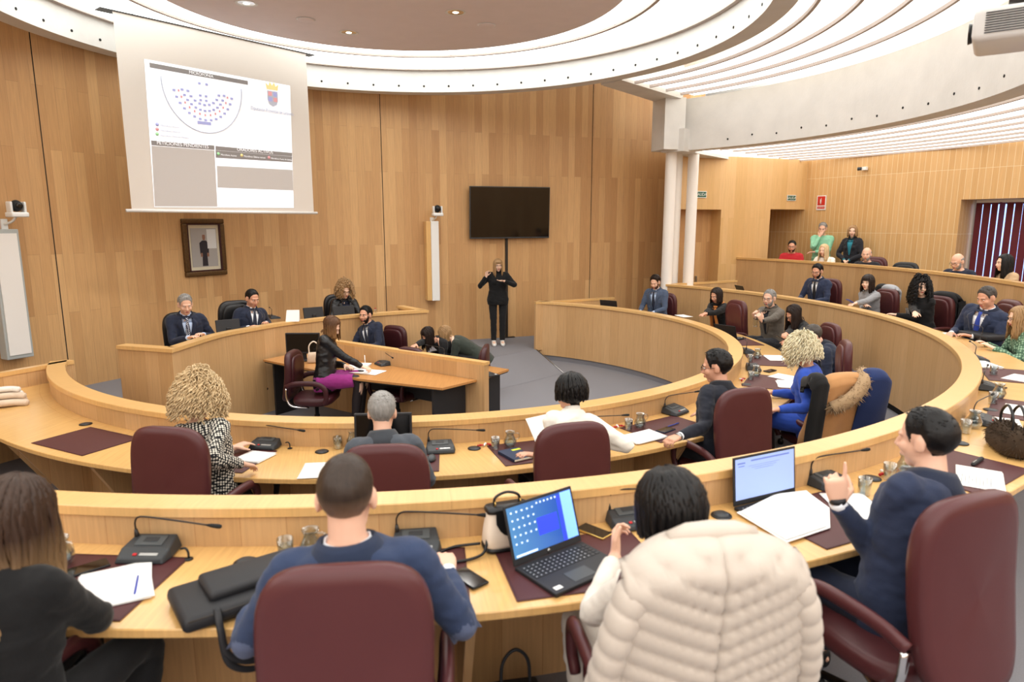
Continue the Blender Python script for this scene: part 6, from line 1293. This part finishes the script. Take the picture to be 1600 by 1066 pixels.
# ================= COATS, BAGS AND OTHER BELONGINGS
cloth('puffer','bdb3a8',.55,.05,.05); cloth('camel','b8895a',.9); cloth('fur_tan','a48a6a',.95); cloth('royal_navy','1c2e5c',.9); cloth('light_grey','a3a5aa',.9); cloth('beige_wrap','cdb9a4',.95); cloth('wrap_pale','dcd5cd',.95); mat('fur_brown','3a2c1e',.95,var=.3,vscale=30); mat('cream_leather','e6d8c8',.5,var=.06,vscale=12)
def drape(name,label,ck,m,w0=.56,w1=.62,lb=.62,lf=.30,quilt=0,sleeves=True,group=None,xoff=0,th=.03,seed=1,cat='coat',puff=.02,wf=None,yo=0):
    o=CHO[ck]; k=o.scale[2]; t=thing(name,label,cat,o.location,o.rotation_euler[2],group); top=1.13*k; rnd=random.Random(seed); NU,NV=48,72; vs=[];fs=[]
    def pt(u,v):
        # v 0..1: front hem -> over the top -> back hem
        s=v*(lf+lb+.14)-lf
        if s<0: y,z=-.235+.10*s*0-.02,top+.012+s
        elif s<.14: a=pi*s/.14; y=-.235-.065*(1-cos(a))-.02; z=top+.012+.045*sin(a)
        else: y=-.385-.02+.11*min(1,(s-.14)/.6)*.7; z=top+.012-(s-.14)
        f=max(0,(s-.07))/(lb+.07); w=(w0+(w1-w0)*max(0,f))/2 if s>0.07 else w0/2*(wf or .92); x=u*w; drop=.07*abs(u)**3*(1 if s>-.05 else .4); z-=drop
        y+=.035*abs(u)**4*(1 if s>.07 else -1)
        n=noise.noise(V((x*5+seed,z*3,s*2)))*.016*(.3+f)
        if s>.07:
            d=puff*0
            if quilt:
                zz=(top-z); ch=zz+abs(x)*(.46 if zz<.40 else -.34)
                d=.020*sqrt(abs(sin(pi*ch/.062)))-.012*math.exp(-(x/.010)**2); y-=d
            y-=n+ (0 if quilt else .02*cos(x*22+seed)*f)
        else: y+=n
        return V((x+xoff,y+(yo if s<0 else -yo),z+yo*.6))
    for i in range(NV+1):
        for j in range(NU+1): vs.append(pt(-1+2*j/NU,i/NV))
    for i in range(NV):
        for j in range(NU): a=i*(NU+1)+j; fs.append((a,a+1,a+NU+2,a+NU+1))
    mb=MB(); mb.add(vs,fs); b=mb.build('body',W(m),t,fix=False); md=b.modifiers.new('s','SOLIDIFY'); md.thickness=th; md.offset=0
    if sleeves:
        for sg in(-1,1):
            p=[V((xoff+sg*w0*.45,-.36,top-.06)),V((xoff+sg*(w0*.53),-.36,top-.16)),V((xoff+sg*(w1*.54),-.33,top-.34)),V((xoff+sg*(w1*.56),-.27,top-.52)),V((xoff+sg*w1*.55,-.24,top-.68))]
            q=bez(p,22); L=0; rad=[]
            for i in range(len(q)):
                if i: L+=(q[i]-q[i-1]).length
                rad.append((.058-.012*i/len(q))*(1+(.17*sqrt(abs(sin(pi*L/.062)))-.10 if quilt else .05*sin(L*40+seed))))
            mb=MB(); tube(mb,q,rad,16,flat=.85); mb.build('sleeve',W(m),t)
    return t,pt,top
t,pt,top=drape('quilted_jacket','cream quilted puffer jacket with chevron seams hung over the chair back, front centre','c3','puffer',.50,.56,.80,.3,quilt=1,seed=4,th=.045)
mb=MB(); tube(mb,[pt(u,(.3+.07)/(.3+.80+.14))+V((0,0,.02)) for u in(-.55,-.3,0,.3,.55)],[.02,.032,.035,.032,.02],12,flat=.8); mb.build('collar',W('puffer'),t)
def fur(mb,path,rad,n,L,rnd,w=.0035):
    path=[V(p) for p in path]
    for i in range(n):
        k=rnd.random()*(len(path)-1.001); a=path[int(k)].lerp(path[int(k)+1],k%1); d=V((rnd.gauss(0,1),rnd.gauss(0,1),rnd.gauss(0,1))).normalized(); p=a+d*rad; q=p+(d+V((rnd.uniform(-.4,.4),rnd.uniform(-.4,.4),-.35)))*L*rnd.uniform(.6,1.2); tube(mb,[p-d*.01,p.lerp(q,.5)+V((0,0,.004)),q],[w,w*.8,w*.15],4,cap=False)
t,pt,top=drape('camel_coat','camel coat with a tan fur hood trim, hung behind the blonde woman in blue','c14','camel',.50,.56,.72,.25,seed=9,th=.03,xoff=-.03)
rnd=random.Random(5); path=bez([(.17,-.30,top+.05),(.10,-.40,top+.02),(.0,-.46,top-.06),(-.12,-.47,top-.14),(-.22,-.43,top-.20)],6); mb=MB(); tube(mb,path,[.055]*len(path),10); fur(mb,path,.045,900,.035,rnd,.003); mb.build('fur_trim',W('fur_tan'),t)
path=bez([(.17,-.30,top+.05),(.25,-.26,top-.03),(.27,-.22,top-.14)],6); mb=MB(); tube(mb,path,[.05]*len(path),10); fur(mb,path,.04,420,.035,rnd,.003); mb.build('fur_trim',W('fur_tan'),t)
drape('navy_scarf','dark blue wrap lying over the camel coat on the same chair','c14','royal_navy',.26,.34,.78,.30,sleeves=False,seed=12,xoff=.20,cat='scarf',th=.04,yo=.05)
drape('black_jacket','black jacket edge hanging beside the camel coat, below the blonde woman\'s elbow','c14','black_cloth',.14,.16,.70,.10,sleeves=False,seed=15,xoff=-.32,th=.03,cat='jacket',yo=.03)
drape('grey_coat','light grey coat over a chair back behind the woman in the grey turtleneck','c8','light_grey',.34,.36,.42,.3,sleeves=False,seed=3,xoff=.05)
drape('black_coat','black coat over the right side of the chair behind the woman in the grey turtleneck','c8','black_cloth',.24,.30,.42,.2,sleeves=False,seed=6,xoff=.20)
drape('black_coat','black coat hanging on the chair right of the curly black-haired woman','c7','black_cloth',.50,.54,.62,.25,seed=8)
# soft black laptop bag lying on the front bench
a=at(258,918,DB+.06); b=at(412,872,DB+.06); c=at(218,980,DB+.05); e1=(b-a); e1.z=0; w=.46; e1.normalize(); e2=V((e1.y,-e1.x,0)); d=.27
ctr=a+e1*w/2+e2*d/2; t=thing('laptop_bag','soft black laptop bag with handles over the bench edge, left of the man with patches','bag',(ctr.x,ctr.y,DB+.003),atan2(e1.y,e1.x))
mb=MB(); box(mb,(0,0,.03),(w,d,.055),bev=.022,smooth=True); mb.build('body',W('soft_black'),t)
mb=MB(); box(mb,(.05,.02,.068),(w*.78,d*.66,.04),bev=.017,smooth=True); mb.build('front_pocket',W('soft_black'),t)
mb=MB(); tube(mb,[(-w*.46,-d*.48,.045),(w*.46,-d*.48,.045)],.004,6); mb.build('zip',W('dark_metal'),t)
for s,o in((.0,.0),(.03,-.03)):
    mb=MB(); tube(mb,bez([(-.12,-d*.46,.03+s),(-.125,-d*.62,.015),(-.11,-d*.72,-.08+o),(-.02,-d*.74,-.13+o),(.08,-d*.72,-.08+o),(.11,-d*.62,.015),(.10,-d*.46,.03+s)],8),.012,8,flat=.45); mb.build('handle',W('soft_black'),t)
# cream and black handbag
p=at(792,853,DB+.003); rz=rz_in(p)+.15; t=thing('handbag','small cream handbag with a black flap behind the blue-screen laptop','handbag',p,rz)
def loftbox(mb,secs,n=5.,N=28):
    vs=[];fs=[]
    for z,hx,hy in secs:
        for i in range(N): x,y=superpt(2*pi*i/N,hx,hy,n); vs.append((x,y,z))
    for j in range(len(secs)-1):
        for i in range(N): fs.append((j*N+i,j*N+(i+1)%N,(j+1)*N+(i+1)%N,(j+1)*N+i))
    fs+=[tuple(range(N-1,-1,-1)),tuple((len(secs)-1)*N+i for i in range(N))]; mb.add(vs,fs)
mb=MB(); loftbox(mb,[(.012,.092,.050),(.03,.102,.056),(.08,.098,.050),(.15,.088,.036),(.175,.084,.030)]); mb.build('body',W('cream_leather'),t)
mb=MB(); loftbox(mb,[(0,.095,.052),(.006,.104,.058),(.018,.104,.058)]); mb.build('base',W('black_leather'),t)
mb=MB(); loftbox(mb,[(.165,.093,.040),(.176,.094,.042),(.186,.088,.036)]); vs=[];fs=[]
for i in range(9):
    for j in range(7): x=-.062+.124*i/8; z=.18-(.11*sqrt(max(0,1-((i-4)/4.6)**2)))*j/6; vs.append((x,-.044-.012*(.18-z)/.11,z))
for i in range(8):
    for j in range(6): a_=i*7+j; fs.append((a_,a_+7,a_+8,a_+1))
mb.add(vs,fs); mb.build('flap',W('black_leather'),t)
mb=MB(); tube(mb,bez([(-.055,0,.185),(-.05,0,.222),(0,.004,.238),(.05,0,.222),(.055,0,.185)],6),.006,8); mb.build('handle',W('black_leather'),t)
for s in(-1,1): mb=MB(); tube(mb,[V((s*.055,-.008+.009*cos(a),.197+.009*sin(a))) for a in[2*pi*i/12 for i in range(13)]],.0025,6); mb.build('ring',W('gold'),t)
mb=MB(); tube(mb,bez([(-.09,-.02,.06),(-.13,-.06,.012),(-.25,-.07,.008),(-.30,0,.008),(-.22,.05,.008),(-.11,.02,.02)],8),.006,8); mb.build('strap',W('black_leather'),t)
# brown fur bag at the right
p=at(1576,704,DB+.003); t=thing('fur_handbag','brown fur handbag with dark handles on the right of the front bench','handbag',p,rz_in(p)+.55)
mb=MB(); loftbox(mb,[(.0,.15,.07),(.02,.19,.095),(.08,.20,.095),(.13,.17,.06),(.15,.15,.04)],3); rnd=random.Random(2)
fur(mb,[(-.14,0,.07),(0,0,.08),(.14,0,.07)],.075,1500,.03,rnd,.003); mb.build('body',W('fur_brown'),t)
for y in(-.03,.03): mb=MB(); tube(mb,bez([(-.09,y,.13),(-.085,y,.22),(0,y,.275),(.085,y,.22),(.09,y,.13)],8),.008,8); mb.build('handle',W('black_leather'),t)
mb=MB(); tube(mb,[(-.03,-.10,.12),(-.035,-.115,.06)],.012,8,flat=.4); 
for i in range(4): tube(mb,[(-.035+.012*i,-.118,.05),(-.05+.025*i,-.125,.008)],.006,6,flat=.3)
mb.build('keys',W('steel'),t)
# black briefcase of the man with the blue tie
p=at(1535,529,DB+.003); t=thing('briefcase','flat black briefcase on the bench before the man with the blue tie','briefcase',p,rz_in(p)+.3); mb=MB(); box(mb,(0,0,.035),(.42,.30,.07),bev=.025,smooth=True); mb.build('body',W('soft_black'),t); mb=MB(); tube(mb,bez([(-.07,-.15,.05),(-.06,-.19,.05),(.06,-.19,.05),(.07,-.15,.05)],6),.009,8); mb.build('handle',W('soft_black'),t)
# folded scarf at the left end of the inner bench
p=at(8,634,DA+.003); t=thing('folded_scarf','folded beige and grey scarf at the left end of the inner bench','scarf',p,.5)
for i,(z,L,r,m) in enumerate(((.03,.36,.038,'beige_wrap'),(.035,.30,.036,'beige_wrap'),(.085,.32,.036,'beige_wrap'),(.095,.26,.032,'wrap_pale'),(.14,.24,.032,'wrap_pale'))):
    y=(-.06,.06,-.02,.05,.01)[i]; mb=MB(); tube(mb,bez([(-L/2,y-.02,z-.01),(-L/4,y+.01,z),(0,y-.01,z+.008),(L/4,y+.015,z),(L/2,y,z-.01)],6),[r*.7]+[r]*23+[r*.7],12,flat=.8); mb.build('fold',W(m),t)
# dark bag on the floor under the front bench
p=at(783,1062,FB+.02); p=pol(6.42,ang(p),FB); t=thing('black_bag','black handbag standing on the floor under the front bench','handbag',p,rz_in(p)); mb=MB(); loftbox(mb,[(0,.12,.06),(.02,.14,.075),(.16,.12,.055),(.24,.09,.03)]); mb.build('body',W('soft_black'),t); mb=MB(); tube(mb,bez([(-.06,0,.23),(-.05,0,.34),(0,0,.39),(.05,0,.34),(.06,0,.23)],6),.007,8); mb.build('handle',W('soft_black'),t)
# straw-coloured bag behind the clerk's monitor
p=at(486,566,.742); t=thing('straw_handbag','small beige handbag with a tall curved handle on the clerk desk','handbag',(p.x+.05,p.y-.02,.743),.3); mb=MB(); loftbox(mb,[(0,.08,.04),(.02,.09,.05),(.10,.08,.04),(.13,.07,.03)]); mb.build('body',W('beige_wrap'),t); mb=MB(); tube(mb,bez([(-.06,0,.12),(-.055,0,.22),(0,0,.27),(.055,0,.22),(.06,0,.12)],6),.008,8); mb.build('handle',W('cream_leather'),t)
# scarf of the woman with the page, phones in hands, bottle
def loc(key,nm): P=PE[key]; return P.root.matrix_basis@P.arms[nm][2] if False else M.Translation(P.root.location)@M.Rotation(P.root.rotation_euler[2],4,'Z')@P.arms[nm][2]
P=PE['p18']; mb=MB(); n=24; pts=[P.TF(.078*cos(a),.075*sin(a)-.008,.485-.03*sst(-.2,1,sin(a))) for a in[2*pi*i/n for i in range(n+1)]]; tube(mb,pts,.026,10,cap=False)
for x,e in((-.05,.16),(.035,.10)): tube(mb,bez([P.TF(x*.7,.10,.44),P.TF(x,front(P,x,.36,.02)+.02,.36),P.TF(x*1.15,front(P,x,.25,.02)+.02,.25),P.TF(x*1.2,front(P,x,e,.02)+.02,e)],5),.036,10,flat=.45)
mb.build('scarf',W('orange_scarf'),P.root)
for key,nm,label,m in (('p16','L','phone held by the woman with long dark hair','black_plastic'),('p8','L','blue phone held by the woman in the grey turtleneck','tie_blue')):
    p=loc(key,nm); f=PE[key].root.rotation_euler[2]; d=V((-sin(f),cos(f),0)); q=p+d*.09+V((0,0,.025)); t=thing('mobile_phone',label,'phone',q,f); mb=MB(); box(mb,(0,0,0),(.072,.145,.009),bev=.003,mat=T(rx=.5)); mb.build('body',W(m),t); mb=MB(); box(mb,(0,0,.0048),(.066,.135,.001),mat=T(rx=.5)); mb.build('glass_front',W('phone_glass'),t)
p=(loc('p17','L')+loc('p17','R'))/2; f=PE['p17'].root.rotation_euler[2]; d=V((-sin(f),cos(f),0)); t=thing('plastic_bottle','small clear plastic bottle held by the bearded man in tweed','bottle',p+d*.06+V((0,0,-.10)),f); mb=MB(); lathe(mb,[(0,0),(.028,0),(.03,.02),(.028,.10),(.012,.135),(.012,.15),(0,.15)],18); mb.build('body',W('glass'),t); mb=MB(); lathe(mb,[(.0135,.145),(.0135,.165),(0,.165)],14); mb.build('cap',W('white_plastic'),t)
for key,nm in (('p13','L'),): 
    P=PE[key]; sh,el,wr,sg=P.arms[nm]; d=(wr-el).normalized(); mb=MB(); tube(mb,[wr+d*.0,wr+d*.022],.0305,16); mb.build('wristwatch',W('steel'),P.root)
P=PE['p4']; sh,el,wr,sg=P.arms['L']; d=V((-.12,.10,1)).normalized(); mb=MB(); tube(mb,[wr+d*.004,wr+d*.024],.031,16); mb.build('wristwatch',W('soft_black'),P.root)
P=PE['p7']
for x in(-.075,.075):
    mb=MB(); vs=[];fs=[]
    for j in range(5):
        for i in range(5): xx=x-.045+.0225*i; t_=.27+.025*j; vs.append(P.TF(xx,front(P,xx,t_,.02)+.03+.012,t_))
    for j in range(4):
        for i in range(4): a_=j*5+i; fs.append((a_,a_+1,a_+6,a_+5))
    mb.add(vs,fs); mb.build('chest_pocket',W('pocket_print'),P.top)
p=loc('p27','R'); pen2=thing('ballpoint_pen','white pen in the writing hand of the woman in the leather jacket','pen',p+V((vn.x,vn.y,0))*.05+V((0,0,.04)),.3); mb=MB(); tube(mb,[(0,0,-.06),(0,.01,-.05),(0,.05,.08)],[.001,.004,.004],8); mb.build('barrel',W('white_plastic'),pen2)
# ================= CAMERA, WORLD
cd=bpy.data.cameras.new('camera'); co=bpy.data.objects.new('camera',cd); col.objects.link(co); scn.camera=co
cd.sensor_width=36; cd.lens=FP/1600*36; co.location=(0,0,CH); co.rotation_euler=(pi/2-PITCH,0,0); cd.clip_start=.05
cd.dof.use_dof=True; cd.dof.focus_distance=8.5; cd.dof.aperture_fstop=2.4
w=bpy.data.worlds.new('world'); scn.world=w; w.use_nodes=True; w.node_tree.nodes['Background'].inputs[0].default_value=(1,1,1,1); w.node_tree.nodes['Background'].inputs[1].default_value=.3
scn.view_settings.view_transform='Standard'; scn.view_settings.exposure=0; scn.view_settings.gamma=.95

for px,py in ((385,5.5),(712,19.5),(545,51)):
    p=at(px,py,5.0); q=V((RC[0],RC[1],5.0)); d=V((p.x-q.x,p.y-q.y,0))
    for k in (1,-1):
        l=bpy.data.lights.new('spot','SPOT'); l.energy=DL; l.spot_size=R(150); l.spot_blend=.8; l.shadow_soft_size=.12; l.color=(1,.965,.92); o=bpy.data.objects.new('downlight_lamp',l); col.objects.link(o); o.location=(q.x+k*d.x,q.y+k*d.y,5.04)

l=bpy.data.lights.new('rear_fill','AREA'); l.shape='RECTANGLE'; l.size=9; l.size_y=1.6; l.energy=REAR_FILL; l.color=(.86,.92,1); o=bpy.data.objects.new('rear_fill_lamp',l); col.objects.link(o); o.location=(1,-4.6,2.6); o.rotation_euler=(R(138),0,0)  # added fill lamp behind the camera, no window there; brightens the ceiling disc
